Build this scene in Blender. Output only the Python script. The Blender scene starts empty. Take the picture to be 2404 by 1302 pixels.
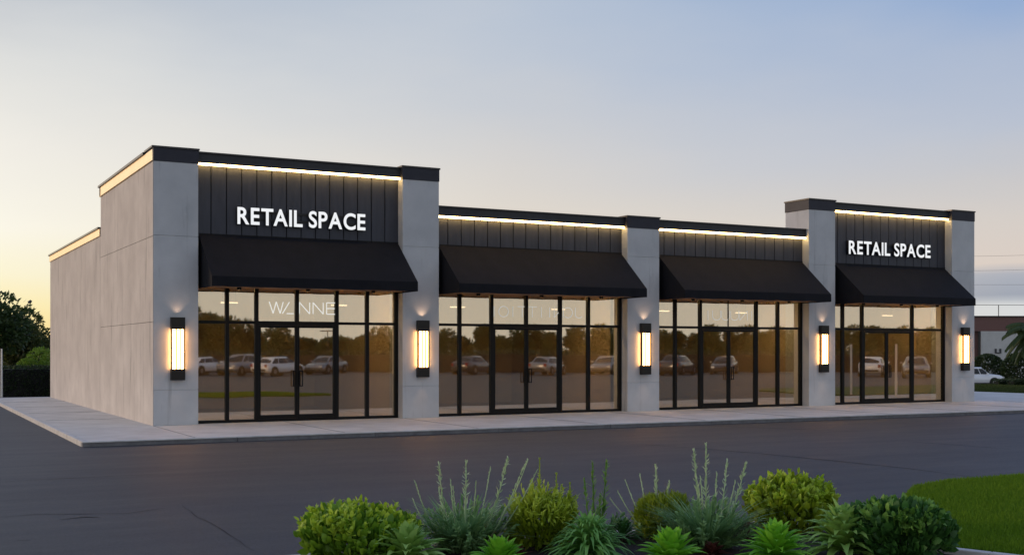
import bpy, bmesh, math, random
from mathutils import Vector, Matrix, Euler
random.seed(7)
R_ = math.radians
scene = bpy.context.scene
col = bpy.data.collections.new("scene"); scene.collection.children.link(col)

# ------------------------------------------------------------------ camera
# world axes: X runs along the shop front, Y back into the lot, origin at the front left corner of the corner pier
F, CX, HY = 2754.0, 1202.0, 820.0
AX, AY = 0.88061, 0.47385          # the camera's right / forward directions come from these
CAM = (-5.6435, -28.3323, 1.7954)
cd = bpy.data.cameras.new("camera"); cam = bpy.data.objects.new("camera", cd); col.objects.link(cam)
cam.location = CAM; cam.rotation_euler = (R_(90), 0, -math.atan2(AY, AX))
cd.sensor_width = 36; cd.lens = F/2404*36; cd.shift_y = (HY-651)/2404
cd.clip_start = 0.1; cd.clip_end = 3000
scene.camera = cam

def at(px, Z, z=0.0):
    """ground position seen at photo column px, Z metres ahead of the viewpoint"""
    X = (px-CX)/F*Z
    return Vector((CAM[0]+X*AX+Z*AY, CAM[1]-X*AY+Z*AX, z))
def row(px, py, z=0.0):
    return at(px, F*(CAM[2]-z)/(py-HY), z)
def hgt(py, Z): return CAM[2]+(HY-py)*Z/F
def mirrored(px, Z, z=0.0):
    """a place on the far side of the lot that the shop windows mirror"""
    p = at(px, Z, z); p.y = 0.7-p.y; return p

# ------------------------------------------------------------------ materials
def lin(c):
    return tuple((x/255/12.92 if x/255 <= .04045 else ((x/255+.055)/1.055)**2.4) for x in c)+(1,)
def new_mat(name):
    m = bpy.data.materials.new(name); m.use_nodes = True
    nt = m.node_tree; b = nt.nodes['Principled BSDF']
    return m, nt, b
def N(nt, t, **k):
    n = nt.nodes.new(t)
    for a, v in k.items():
        if a in n.inputs: n.inputs[a].default_value = v
        else: setattr(n, a, v)
    return n
def mat(name, c1, c2=None, scale=6, rough=.7, bump=.0, bscale=60, metal=0, spec=.5, stretch=(1,1,1), detail=6, island=None, trans=0, rvar=0.0, lo=.35, hi=.65, ior=1.5, coat=0):
    m, nt, b = new_mat(name)
    c1 = tuple(c1)+(1,) if len(c1) == 3 else c1
    b.inputs['Base Color'].default_value = c1
    b.inputs['Roughness'].default_value = rough
    b.inputs['Metallic'].default_value = metal
    b.inputs['Specular IOR Level'].default_value = spec
    b.inputs['IOR'].default_value = ior
    if coat: b.inputs['Coat Weight'].default_value = coat; b.inputs['Coat Roughness'].default_value = .15
    tc = N(nt, 'ShaderNodeTexCoord'); mp = N(nt, 'ShaderNodeMapping', Scale=stretch)
    nt.links.new(tc.outputs['Object'], mp.inputs[0])
    src = None
    if c2 is not None:
        c2 = tuple(c2)+(1,)
        nz = N(nt, 'ShaderNodeTexNoise', Scale=scale, Detail=detail, Roughness=.6)
        nt.links.new(mp.outputs[0], nz.inputs['Vector'])
        rp = N(nt, 'ShaderNodeValToRGB'); rp.color_ramp.elements[0].position = lo; rp.color_ramp.elements[1].position = hi
        rp.color_ramp.elements[0].color = c1; rp.color_ramp.elements[1].color = c2
        nt.links.new(nz.outputs[0], rp.inputs[0]); src = rp.outputs[0]
        if rvar:
            mr = N(nt, 'ShaderNodeMapRange'); mr.inputs['To Min'].default_value = rough-rvar; mr.inputs['To Max'].default_value = rough+rvar
            nt.links.new(nz.outputs[0], mr.inputs[0]); nt.links.new(mr.outputs[0], b.inputs['Roughness'])
    if island is not None:
        g = N(nt, 'ShaderNodeNewGeometry'); mx = N(nt, 'ShaderNodeMix', data_type='RGBA')
        nt.links.new(g.outputs['Random Per Island'], mx.inputs[0])
        if src: nt.links.new(src, mx.inputs[6])
        else: mx.inputs[6].default_value = c1
        mx.inputs[7].default_value = tuple(island)+(1,)
        src = mx.outputs[2]
    if src: nt.links.new(src, b.inputs['Base Color'])
    if bump:
        nb = N(nt, 'ShaderNodeTexNoise', Scale=bscale, Detail=5)
        nt.links.new(mp.outputs[0], nb.inputs['Vector'])
        bp = N(nt, 'ShaderNodeBump', Strength=bump, Distance=.02)
        nt.links.new(nb.outputs[0], bp.inputs['Height']); nt.links.new(bp.outputs[0], b.inputs['Normal'])
    if trans:
        tr = N(nt, 'ShaderNodeBsdfTranslucent'); ms = N(nt, 'ShaderNodeMixShader', Fac=trans)
        if src: nt.links.new(src, tr.inputs[0])
        else: tr.inputs[0].default_value = c1
        nt.links.new(b.outputs[0], ms.inputs[1]); nt.links.new(tr.outputs[0], ms.inputs[2])
        nt.links.new(ms.outputs[0], nt.nodes['Material Output'].inputs[0])
    return m
def emit(name, c, s):
    m = bpy.data.materials.new(name); m.use_nodes = True; nt = m.node_tree; nt.nodes.clear()
    e = N(nt, 'ShaderNodeEmission', Color=tuple(c)+(1,), Strength=s); o = N(nt, 'ShaderNodeOutputMaterial')
    nt.links.new(e.outputs[0], o.inputs[0]); return m

def concrete(name, base, dark, streak_amt, rough=.75):
    """cast concrete / render: broad mottling, vertical rain streaks, fine pores"""
    m, nt, b = new_mat(name); b.inputs['Roughness'].default_value = rough; b.inputs['Specular IOR Level'].default_value = .35
    tc = N(nt, 'ShaderNodeTexCoord')
    n1 = N(nt, 'ShaderNodeTexNoise', Scale=.9, Detail=8, Roughness=.6); nt.links.new(tc.outputs['Object'], n1.inputs['Vector'])
    mp = N(nt, 'ShaderNodeMapping', Scale=(2.6, 2.6, .22)); nt.links.new(tc.outputs['Object'], mp.inputs[0])
    n2 = N(nt, 'ShaderNodeTexNoise', Scale=1.6, Detail=6, Roughness=.65); nt.links.new(mp.outputs[0], n2.inputs['Vector'])
    r1 = N(nt, 'ShaderNodeMapRange'); r1.inputs['From Min'].default_value = .3; r1.inputs['From Max'].default_value = .7; nt.links.new(n1.outputs[0], r1.inputs[0])
    r2 = N(nt, 'ShaderNodeMapRange'); r2.inputs['From Min'].default_value = .57; r2.inputs['From Max'].default_value = .68; r2.inputs['To Max'].default_value = streak_amt; nt.links.new(n2.outputs[0], r2.inputs[0])
    m1 = N(nt, 'ShaderNodeMix', data_type='RGBA'); m1.inputs[6].default_value = tuple(dark)+(1,); m1.inputs[7].default_value = tuple(base)+(1,)
    nt.links.new(r1.outputs[0], m1.inputs[0])
    m2 = N(nt, 'ShaderNodeMix', data_type='RGBA'); m2.inputs[7].default_value = tuple(x*.45 for x in dark)+(1,)
    nt.links.new(r2.outputs[0], m2.inputs[0]); nt.links.new(m1.outputs[2], m2.inputs[6]); nt.links.new(m2.outputs[2], b.inputs['Base Color'])
    n3 = N(nt, 'ShaderNodeTexNoise', Scale=90, Detail=4); nt.links.new(tc.outputs['Object'], n3.inputs['Vector'])
    bp = N(nt, 'ShaderNodeBump', Strength=.25, Distance=.01); nt.links.new(n3.outputs[0], bp.inputs['Height']); nt.links.new(bp.outputs[0], b.inputs['Normal'])
    return m

M = {}
M['concrete'] = concrete('pale_concrete', (.60,.61,.62), (.46,.475,.49), .35)
M['side'] = concrete('weathered_side_concrete', (.68,.63,.58), (.52,.475,.44), .6)
M['pavement'] = mat('pavement_concrete', (.56,.53,.49), (.70,.67,.63), 1.1, .7, .25, 70, spec=.4, rvar=.15)
M['kerb'] = mat('kerb_concrete', (.50,.49,.47), (.62,.61,.60), 4, .6, .2, 60)
M['kerbface'] = mat('dark_kerb_face', (.13,.13,.135), (.20,.20,.205), 5, .75, .3, 50)  # face darker than the kerb's top edge
M['joint'] = mat('dark_joint', (.05,.05,.055))
M['cap'] = mat('dark_metal_cap', (.022,.024,.036), (.03,.032,.045), 3, .5, spec=.3)
M['coping'] = mat('black_metal_coping', (.012,.012,.016), rough=.3)
M['siding'] = mat('charcoal_siding', (.024,.028,.042), (.036,.041,.060), 2.5, .5, stretch=(3,3,.5), spec=.5)
M['backing'] = mat('black_backing', (.004,.004,.005), rough=.8)
M['fascia'] = mat('charcoal_fascia', (.030,.032,.036), (.038,.041,.046), 4, .5, spec=.3)
M['fabric'] = mat('black_awning_fabric', (.0055,.006,.009), (.009,.009,.013), 3, .8, .3, 220, spec=.25)
M['frame'] = mat('black_anodised_frame', (.006,.0055,.005), rough=.5, spec=.2)
M['bronze'] = mat('bronze_black_housing', (.012,.010,.008), rough=.4, metal=.3)
M['soffit'] = mat('brown_soffit', (.34,.19,.10), (.42,.24,.13), 8, .5, stretch=(1,9,9))
M['tan'] = mat('tan_interior_wall', (.50,.385,.245), (.56,.44,.29), 2, .8)
M['tanfloor'] = mat('tan_interior_floor', (.30,.235,.16), (.36,.28,.20), 2, .45)
M['roof'] = mat('roof_membrane', (.25,.25,.25), rough=.9)
M['led'] = emit('warm_led', (1,.64,.24), 19.0)
M['lamp'] = emit('warm_lamp_glass', (1,.47,.15), 19)
M['room_fill'] = emit('hidden_fill_lamp', (1,.75,.42), 95.0)  # added unseen behind the soffit to brighten the rooms
M['pendant'] = emit('pendant_lamp', (1,.90,.74), 2.6)
M['down'] = emit('downlight_lens', (1,.62,.30), 170.0)
M['signface'] = emit('sign_letter_face', (.95,.97,1), .92)
M['signside'] = mat('sign_letter_side', (.006,.006,.008), rough=.5)
M['ghost'] = emit('glow_added_white_lettering', (1,.97,.88), .80)  # letters are unlit film; weak emission added so they read pale
M['ghost2'] = emit('glow_added_faint_lettering', (1,.97,.88), .55)  # same added emission, weaker, for the fainter letters
M['dull_grass'] = mat('verge_grass_blade', (.05,.075,.02), (.07,.095,.03), .6, .7, trans=.2, spec=.15)
M['bark'] = mat('bark', (.05,.035,.025), (.09,.065,.045), 12, .9, .5, 30, stretch=(3,3,.6))
M['white_paint'] = mat('white_car_paint', (.84,.85,.88), rough=.25, coat=1)
M['silver_paint'] = mat('silver_car_paint', (.26,.265,.28), rough=.35, metal=.3, coat=1)
M['dark_paint'] = mat('dark_car_paint', (.05,.05,.06), rough=.3, coat=1)
M['carglass'] = mat('car_glass', (.008,.01,.013), rough=.08)
M['tyre'] = mat('tyre_rubber', (.012,.012,.012), rough=.85)
M['rim'] = mat('wheel_rim', (.35,.35,.36), rough=.3, metal=.8)
M['redlens'] = mat('red_lens', (.25,.01,.01), rough=.2)
M['clearlens'] = mat('clear_lens', (.6,.6,.6), rough=.1)
M['trim'] = mat('black_trim', (.015,.015,.015), rough=.6)
M['brick'] = mat('brown_brick', (.16,.085,.075), (.21,.115,.10), 9, .85)
M['render_white'] = mat('white_render', (.52,.52,.50), (.60,.60,.58), 1.2, .8)
M['steel'] = mat('grey_steel', (.06,.06,.065), rough=.5, metal=.5)
M['whitepost'] = mat('white_post_paint', (.75,.74,.70), rough=.5)
M['soil'] = mat('dark_mulch', (.012,.008,.006), (.035,.020,.014), 40, .95, .9, 60)

def ground_asphalt():
    m, nt, b = new_mat('asphalt'); b.inputs['Specular IOR Level'].default_value = .45
    tc = N(nt, 'ShaderNodeTexCoord')
    big = N(nt, 'ShaderNodeTexNoise', Scale=.12, Detail=6, Roughness=.62); nt.links.new(tc.outputs['Object'], big.inputs['Vector'])
    mp = N(nt, 'ShaderNodeMapping', Scale=(.35, 1.6, 1)); mp.inputs['Rotation'].default_value = (0,0,R_(24)); nt.links.new(tc.outputs['Object'], mp.inputs[0])
    mid = N(nt, 'ShaderNodeTexNoise', Scale=1.0, Detail=7, Roughness=.7); nt.links.new(mp.outputs[0], mid.inputs['Vector'])
    fine = N(nt, 'ShaderNodeTexNoise', Scale=38, Detail=5, Roughness=.7); nt.links.new(tc.outputs['Object'], fine.inputs['Vector'])
    r = N(nt, 'ShaderNodeValToRGB'); e = r.color_ramp.elements
    e[0].position = .36; e[0].color = (.028,.029,.035,1); e[1].position = .64; e[1].color = (.046,.046,.053,1)
    nt.links.new(big.outputs[0], r.inputs[0])
    r2 = N(nt, 'ShaderNodeMapRange'); r2.inputs['From Min'].default_value = .35; r2.inputs['From Max'].default_value = .68; r2.inputs['To Min'].default_value = .84; r2.inputs['To Max'].default_value = 1.16
    nt.links.new(mid.outputs[0], r2.inputs[0])
    r3 = N(nt, 'ShaderNodeMapRange'); r3.inputs['From Min'].default_value = .35; r3.inputs['From Max'].default_value = .7; r3.inputs['To Min'].default_value = .55; r3.inputs['To Max'].default_value = 1.6
    nt.links.new(fine.outputs[0], r3.inputs[0])
    mu = N(nt, 'ShaderNodeMath', operation='MULTIPLY'); nt.links.new(r2.outputs[0], mu.inputs[0]); nt.links.new(r3.outputs[0], mu.inputs[1])
    vm = N(nt, 'ShaderNodeVectorMath', operation='SCALE'); nt.links.new(r.outputs[0], vm.inputs[0]); nt.links.new(mu.outputs[0], vm.inputs['Scale'])
    nt.links.new(vm.outputs[0], b.inputs['Base Color'])
    rr = N(nt, 'ShaderNodeMapRange'); rr.inputs['From Min'].default_value = .3; rr.inputs['From Max'].default_value = .7; rr.inputs['To Min'].default_value = .55; rr.inputs['To Max'].default_value = .68
    nt.links.new(mid.outputs[0], rr.inputs[0]); nt.links.new(rr.outputs[0], b.inputs['Roughness'])
    bp = N(nt, 'ShaderNodeBump', Strength=.5, Distance=.008); nt.links.new(fine.outputs[0], bp.inputs['Height']); nt.links.new(bp.outputs[0], b.inputs['Normal'])
    return m
M['asphalt'] = ground_asphalt()
M['crack'] = mat('crack_filler', (.010,.010,.012), rough=.8, spec=.2)
M['earth'] = mat('distant_grass', (.03,.05,.012), (.05,.07,.02), .3, .9)
M['lawnbase'] = mat('lawn_soil', (.05,.10,.008), (.07,.13,.012), 3, .95)
M['blade'] = mat('grass_blade', (.135,.26,.014), (.18,.31,.018), .6, .6, island=(.105,.21,.014), trans=.3, spec=.15)

def glass(name, refl, tint, rtint, wav=.0):
    m = bpy.data.materials.new(name); m.use_nodes = True; nt = m.node_tree; nt.nodes.clear()
    t = N(nt, 'ShaderNodeBsdfTransparent', Color=tint+(1,)); g = N(nt, 'ShaderNodeBsdfGlossy', Color=rtint+(1,), Roughness=.014)
    if wav:
        tc = N(nt, 'ShaderNodeTexCoord'); nz = N(nt, 'ShaderNodeTexNoise', Scale=.8, Detail=1); nt.links.new(tc.outputs['Object'], nz.inputs['Vector'])
        bp = N(nt, 'ShaderNodeBump', Strength=wav, Distance=.004); nt.links.new(nz.outputs[0], bp.inputs['Height']); nt.links.new(bp.outputs[0], g.inputs['Normal'])
    x = N(nt, 'ShaderNodeMixShader', Fac=refl); o = N(nt, 'ShaderNodeOutputMaterial')
    nt.links.new(t.outputs[0], x.inputs[1]); nt.links.new(g.outputs[0], x.inputs[2]); nt.links.new(x.outputs[0], o.inputs[0])
    return m
M['glass'] = glass('bronze_tinted_glass', .40, (.94,.85,.69), (.95,.90,.80), .35)

def leafmat(name, a, b_, isl, trans=.35, rough=.5):
    return mat(name, a, b_, 5, rough, island=isl, trans=trans, spec=.4)
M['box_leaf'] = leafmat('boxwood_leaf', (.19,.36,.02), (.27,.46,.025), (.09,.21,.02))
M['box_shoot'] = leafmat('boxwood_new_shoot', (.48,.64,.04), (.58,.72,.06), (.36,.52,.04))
M['dark_leaf'] = leafmat('dark_shrub_leaf', (.06,.19,.035), (.10,.25,.04), (.04,.12,.03))
M['dark_shoot'] = leafmat('dark_shrub_shoot', (.20,.40,.06), (.27,.48,.08), (.14,.30,.05))
M['olive_leaf'] = leafmat('olive_shrub_leaf', (.24,.33,.015), (.36,.44,.02), (.15,.23,.015))
M['gold_shoot'] = leafmat('golden_shoot', (.50,.62,.05), (.60,.70,.08), (.38,.50,.04))
M['sage'] = leafmat('sage_leaf', (.24,.42,.15), (.32,.50,.19), (.16,.31,.12))
M['spike'] = leafmat('pale_flower_spike', (.60,.74,.42), (.72,.82,.54), (.46,.60,.32))
M['bright_leaf'] = leafmat('bright_green_leaf', (.28,.64,.04), (.36,.72,.06), (.19,.50,.035))
M['pale_leaf'] = leafmat('pale_green_leaf', (.36,.58,.13), (.46,.66,.18), (.26,.46,.10))
M['fern_leaf'] = leafmat('blue_green_leaf', (.24,.50,.11), (.32,.60,.14), (.16,.38,.09))
M['red_leaf'] = leafmat('dark_red_leaf', (.13,.035,.028), (.17,.05,.035), (.09,.03,.02))
M['tree_leaf'] = leafmat('tree_leaf', (.06,.10,.028), (.09,.13,.035), (.035,.07,.022), .35)
M['warm_tree_leaf'] = leafmat('warm_tree_leaf', (.10,.12,.03), (.15,.15,.035), (.06,.09,.03), .45)
M['hedge_leaf'] = leafmat('hedge_leaf', (.034,.060,.018), (.05,.08,.022), (.024,.045,.015), .2)
M['lime_leaf'] = leafmat('lime_shrub_leaf', (.20,.32,.03), (.26,.40,.05), (.14,.25,.03))

# ------------------------------------------------------------------ mesh helpers
class MB:
    def __init__(s): s.v = []; s.f = []; s.mi = []
    def add(s, vs, fs, mi=0):
        n = len(s.v); s.v += [tuple(v) for v in vs]; s.f += [tuple(i+n for i in f) for f in fs]; s.mi += [mi]*len(fs)
    def box(s, x0, x1, y0, y1, z0, z1, mi=0, skip=()):
        vs = [(x0,y0,z0),(x1,y0,z0),(x1,y1,z0),(x0,y1,z0),(x0,y0,z1),(x1,y0,z1),(x1,y1,z1),(x0,y1,z1)]
        fs = [(0,3,2,1),(4,5,6,7),(0,1,5,4),(1,2,6,5),(2,3,7,6),(3,0,4,7)]
        s.add(vs, fs, mi)
    def tube(s, a, b, r0, r1=None, n=8, cap=True, mi=0):
        a = Vector(a); b = Vector(b); r1 = r0 if r1 is None else r1
        d = (b-a).normalized(); p = d.orthogonal().normalized(); q = d.cross(p)
        vs = [a+(p*math.cos(t)+q*math.sin(t))*r0 for t in [2*math.pi*i/n for i in range(n)]]
        vs += [b+(p*math.cos(t)+q*math.sin(t))*r1 for t in [2*math.pi*i/n for i in range(n)]]
        fs = [(i,(i+1)%n,n+(i+1)%n,n+i) for i in range(n)]
        if cap: fs += [tuple(range(n))[::-1], tuple(range(n,2*n))]
        s.add(vs, fs, mi)
    def prism(s, pts, axis, a, b, mi=0):
        """extrude polygon pts (2D) along axis 'x','y' or 'z' from a to b"""
        def P(p, w):
            return {'x':(w,p[0],p[1]), 'y':(p[0],w,p[1]), 'z':(p[0],p[1],w)}[axis]
        n = len(pts); vs = [P(p,a) for p in pts]+[P(p,b) for p in pts]
        fs = [tuple(range(n))[::-1], tuple(range(n,2*n))]+[(i,(i+1)%n,n+(i+1)%n,n+i) for i in range(n)]
        s.add(vs, fs, mi)
    def build(s, name, mats, parent=None, bevel=0, smooth=False, recalc=True):
        me = bpy.data.meshes.new(name); me.from_pydata(s.v, [], s.f)
        if not isinstance(mats, (list, tuple)): mats = [mats]
        for m in mats: me.materials.append(m)
        if any(s.mi): me.polygons.foreach_set('material_index', s.mi)
        if recalc:
            bm = bmesh.new(); bm.from_mesh(me); bmesh.ops.recalc_face_normals(bm, faces=bm.faces); bm.to_mesh(me); bm.free()
        if smooth: me.polygons.foreach_set('use_smooth', [True]*len(me.polygons))
        o = bpy.data.objects.new(name, me); col.objects.link(o)
        if parent: o.parent = parent
        if bevel:
            b = o.modifiers.new('bevel', 'BEVEL'); b.width = bevel; b.segments = 2; b.limit_method = 'ANGLE'
        return o
def empty(name, loc=(0,0,0), rz=0):
    o = bpy.data.objects.new(name, None); o.empty_display_size = .2; o.location = loc; o.rotation_euler = (0,0,rz); col.objects.link(o); return o
def tag(o, label=None, cat=None, group=None, kind=None):
    if label: o['label'] = label
    if cat: o['category'] = cat
    if group: o['group'] = group
    if kind: o['kind'] = kind
    return o
def kids(o): return [c for c in col.objects if c.parent == o]
def copy_tree(o, parent=None):
    c = o.copy(); col.objects.link(c)
    if parent: c.parent = parent
    for ch in kids(o): copy_tree(ch, c)
    return c

# ------------------------------------------------------------------ terrain
G = -0.10      # level of the lot; the pavement is at 0
def smooth(t): t = max(0, min(1, t)); return t*t*(3-2*t)
def gz(x, y):
    dx, dy = x-CAM[0], y-CAM[1]
    X = dx*AX-dy*AY; Z = dx*AY+dy*AX
    return G-1.18*smooth((Z-60)/32)*smooth((X-18)/10)
def sheet(name, xs, ys, dz, m, kind='structure'):
    mb = MB(); nx, ny = len(xs), len(ys)
    mb.v = [(x, y, gz(x, y)+dz) for y in ys for x in xs]
    mb.f = [(j*nx+i, j*nx+i+1, (j+1)*nx+i+1, (j+1)*nx+i) for j in range(ny-1) for i in range(nx-1)]; mb.mi = [0]*len(mb.f)
    o = mb.build(name, m, smooth=True, recalc=False); return tag(o, kind=kind)
def rng(a, b, st):
    n = max(1, int(round((b-a)/st))); return [a+(b-a)*i/n for i in range(n+1)]
sheet('ground', [-1500,-600,-250]+rng(-120,200,8)+[400,800,1500], [-1500,-600,-250]+rng(-160,200,8)+[400,800,1500], -.03, M['earth'])
sheet('parking_lot', rng(-90,58,4), rng(-110,26,4), 0, M['asphalt'])
sheet('road', rng(58.0,150,4), rng(-110,110,4), 0, M['asphalt'])
sheet('rear_lot', rng(8,58,2.5), rng(26,110,4), 0, M['asphalt'])

# pavement slab round the building (top at 0), with a paler kerb edge
PF = [(-2.20,-4.32),(34,-4.95),(41,-1.0),(41,26),(-2.10,26)]
mb = MB()
va, vb = row(2225,921,G), row(2600,935,G)
mb.prism([(-2.07,-4.19),(33.9,-4.82),(vb.x-.15,vb.y-.3),(va.x-.15,va.y-.1),(30.5,19.3),(-1.98,19.3)], 'z', G-.04, 0.0)
pv = tag(mb.build('pavement', M['pavement']), kind='structure')
mb = MB()
def kerb_line(mb, pts, w, z0, z1):
    for (a, b) in zip(pts[:-1], pts[1:]):
        a = Vector((a[0],a[1],0)); b = Vector((b[0],b[1],0)); L = (b-a).length; d = (b-a)/L; n = Vector((-d.y,d.x,0))
        k = max(1, int(L/3.0))
        for i in range(k):
            p = a+d*(L*i/k+(.006 if i else 0)); q = a+d*(L*(i+1)/k-(.006 if i < k-1 else 0))
            pts4 = [p, q, q+n*w, p+n*w]
            mb.prism([(t.x,t.y) for t in pts4], 'z', z0, z1)
kerb_line(mb, [(-2.20,-4.32),(34.0,-4.95)], .125, -.022, .006)
kerb_line(mb, [(-2.10,19.3),(-2.20,-4.19)], .12, G-.05, .006)
tag(mb.build('kerb', M['kerb'], bevel=.008), kind='structure')
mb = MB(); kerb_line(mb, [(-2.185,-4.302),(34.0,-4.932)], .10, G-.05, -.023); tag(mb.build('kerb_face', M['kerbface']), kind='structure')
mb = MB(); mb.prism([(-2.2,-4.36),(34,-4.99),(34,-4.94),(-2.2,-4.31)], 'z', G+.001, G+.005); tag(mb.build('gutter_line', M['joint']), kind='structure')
# control joints scored in the pavement
mb = MB()
for i in range(12):
    x = -.0+3.2*i
    mb.box(x, x+.012, -4.3-.0174*x, -.02, .001, .0045)
for y in (3.4, 7.2, 11, 14.8): mb.box(-1.97, -.02, y, y+.012, .001, .0045)
tag(mb.build('pavement_joint', M['joint']), kind='structure')

# cracks and repair seams in the asphalt
def seam(pts, w, amp=.04, seed=1):
    rnd = random.Random(seed); mb = MB(); prev = None
    P = []
    for a, b in zip(pts[:-1], pts[1:]):
        n = max(2, int((b-a).length/.25))
        for i in range(n): P.append(a.lerp(b, i/n))
    L = len(P); drift = 0; V = []
    for i, p in enumerate(P):
        d = (P[min(i+1,L-1)]-P[max(i-1,0)]).normalized(); nn = Vector((-d.y,d.x,0)); drift = drift*.85+rnd.uniform(-amp,amp)*.5
        ww = w*(.35+.65*math.sin(math.pi*i/(L-1)))*rnd.uniform(.5,1.3)
        V += [p+nn*(drift+ww/2), p+nn*(drift-ww/2)]
    vs = [(q.x,q.y,gz(q.x,q.y)+.004) for q in V]
    mb.add(vs, [(2*i,2*i+1,2*i+3,2*i+2) for i in range(L-1)])
    tag(mb.build('asphalt_seam', M['crack'], recalc=False), kind='structure')
def gp(px, py): return row(px, py, G)
seam([gp(0,1131),gp(120,1124),gp(410,1111)], .028, .03, 1)
seam([gp(0,1214),gp(70,1208),gp(300,1205),gp(440,1186)], .022, .05, 2)
seam([gp(430,1186),gp(520,1245),gp(600,1302)], .010, .05, 3)
seam([gp(140,1219),gp(200,1213),gp(270,1214)], .05, .03, 7)
seam([gp(40,1268),gp(105,1266)], .03, .03, 8)
seam([gp(90,1297),gp(110,1296)], .02, .02, 9)
seam([gp(362,1261),gp(380,1260)], .02, .02, 10)
seam([gp(1690,1000),gp(2050,1014)], .05, .03, 11)
seam([gp(1470,1040),gp(1640,1052),gp(1800,1066),gp(2130,1099),gp(2350,1128)], .045, .03, 4)
seam([gp(2130,1036),gp(2404,1056)], .05, .03, 5)
seam([gp(1180,985+45),gp(1480,1036)], .014, .03, 6)

# ------------------------------------------------------------------ retail building
B = empty('retail_building')
tag(B, 'long single storey retail building of pale concrete piers with black awnings and dark siding', 'building')
H = 6.6; R = .30; TALLCAP = 6.25
PIERS = [(0, 1.06, H), (6.36, 7.40, H), (13.40, 14.52, 5.68), (20.31, 21.42, H), (26.77, 27.88, H)]
BAYS = [(1.06, 6.36, 6.56), (7.40, 13.40, 5.63), (14.52, 20.31, 5.63), (21.42, 26.77, 6.56)]
JZ = [.835, 4.49]
for i, (x0, x1, h) in enumerate(PIERS):
    capz = h-.36; mb = MB(); dep = {0:.9, 3:1.1, 1:.9, 2:.75, 4:.9}[i]
    segs = [0]+JZ+[capz]; g = .006
    for a, b in zip(segs[:-1], segs[1:]):
        mb.box(x0, x1, 0, dep, a+(g if a else 0), b-(g if b != capz else 0))
    mb.box(x0+.012, x1-.012, .012, dep-.012, .01, capz-.01)
    if i == 0: mb.v = [(max(v[0], .013), v[1], v[2]) for v in mb.v]
    p = mb.build('pier', M['concrete'], B, bevel=.006)
    mb = MB(); mb.box(x0-.012 if i else .004, x1+.012, -.012, dep+.02, capz+.002, h-.045)
    c = mb.build('pier_cap', M['cap'], p, bevel=.006)
    mb = MB(); mb.box(x0-.03, x1+.03, -.03, dep+.04, h-.043, h)
    mb.build('coping', M['coping'], c)

# left flank: tall part behind the corner pier, low part behind that
LOW, DEEP = 5.36, 19.0
w = MB()
def flank_panels(y0, y1, ys, zs, x1=.05):
    Y = [y0]+ys+[y1]
    for a, b in zip(Y[:-1], Y[1:]):
        for c, d in zip(zs[:-1], zs[1:]):
            w.box(.0, x1, a+(.006 if a else .001), b-.006, c+.006 if c else 0, d-.006)
# panels start behind the pier (its own side face covers y 0-0.9)
flank_panels(.0, 7.46, [2.04], [0, 2.447], .011); flank_panels(.0, 7.46, [], [2.447, 4.473], .011); flank_panels(.0, 7.46, [], [4.473, 6.23], .011)
flank_panels(7.46, DEEP, [10.39, 15.2], [0, 5.10])
sw = w.build('side_wall', M['side'], B)
w = MB()
w.box(.009, .30, .92, 7.44, 0, 6.20); w.box(.30, 7.30, .92, 7.44, 3.6, 6.20); w.box(.30, 7.30, 7.25, 7.44, 0, 3.6)
w.box(.02, 27.80, 7.40, DEEP-.02, 0, 5.08)
w.box(7.3, 27.80, 7.2, 7.38, 0, 5.08)
w.build('wall_core', M['joint'], B)
w = MB(); w.box(27.83, 27.88, .9, DEEP, 0, 5.10); w.build('end_wall', M['side'], B)
mb = MB()
mb.box(-.03, .002, -.014, 7.49, 6.243, 6.50); mb.box(.003, .2, .93, 7.49, 6.235, 6.50); mb.box(-.03, 7.42, 7.30, 7.52, 6.235, 6.50); mb.box(-.03, .2, 7.545, DEEP+.03, 5.105, 5.315)
mb.box(.2, 27.9, DEEP-.2, DEEP+.03, 5.105, 5.315)
M['sidecap'] = mat('sunset_tinted_metal_band', (.90,.70,.46), (.95,.76,.50), 2, .38, metal=.75)  # dark cap metal; the sunset's reflection is put into this pale colour
mb.build('parapet_band', M['sidecap'], B, bevel=.005)
mb = MB()
mb.box(-.07, .25, .86, 7.55, 6.502, 6.56); mb.box(.25, 7.44, 7.32, 7.55, 6.502, 6.56); mb.box(-.07, .25, 7.56, DEEP+.07, 5.317, 5.37)
mb.build('parapet_coping', M['coping'], B)
mb = MB(); mb.box(.25, 7.3, .9, 7.3, 6.21, 6.3); mb.box(.25, 27.7, 7.56, DEEP-.2, 5.09, 5.16); mb.box(7.3, 27.7, .92, 7.56, 5.09, 5.16)
mb.build('roof', M['roof'], B)

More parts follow.
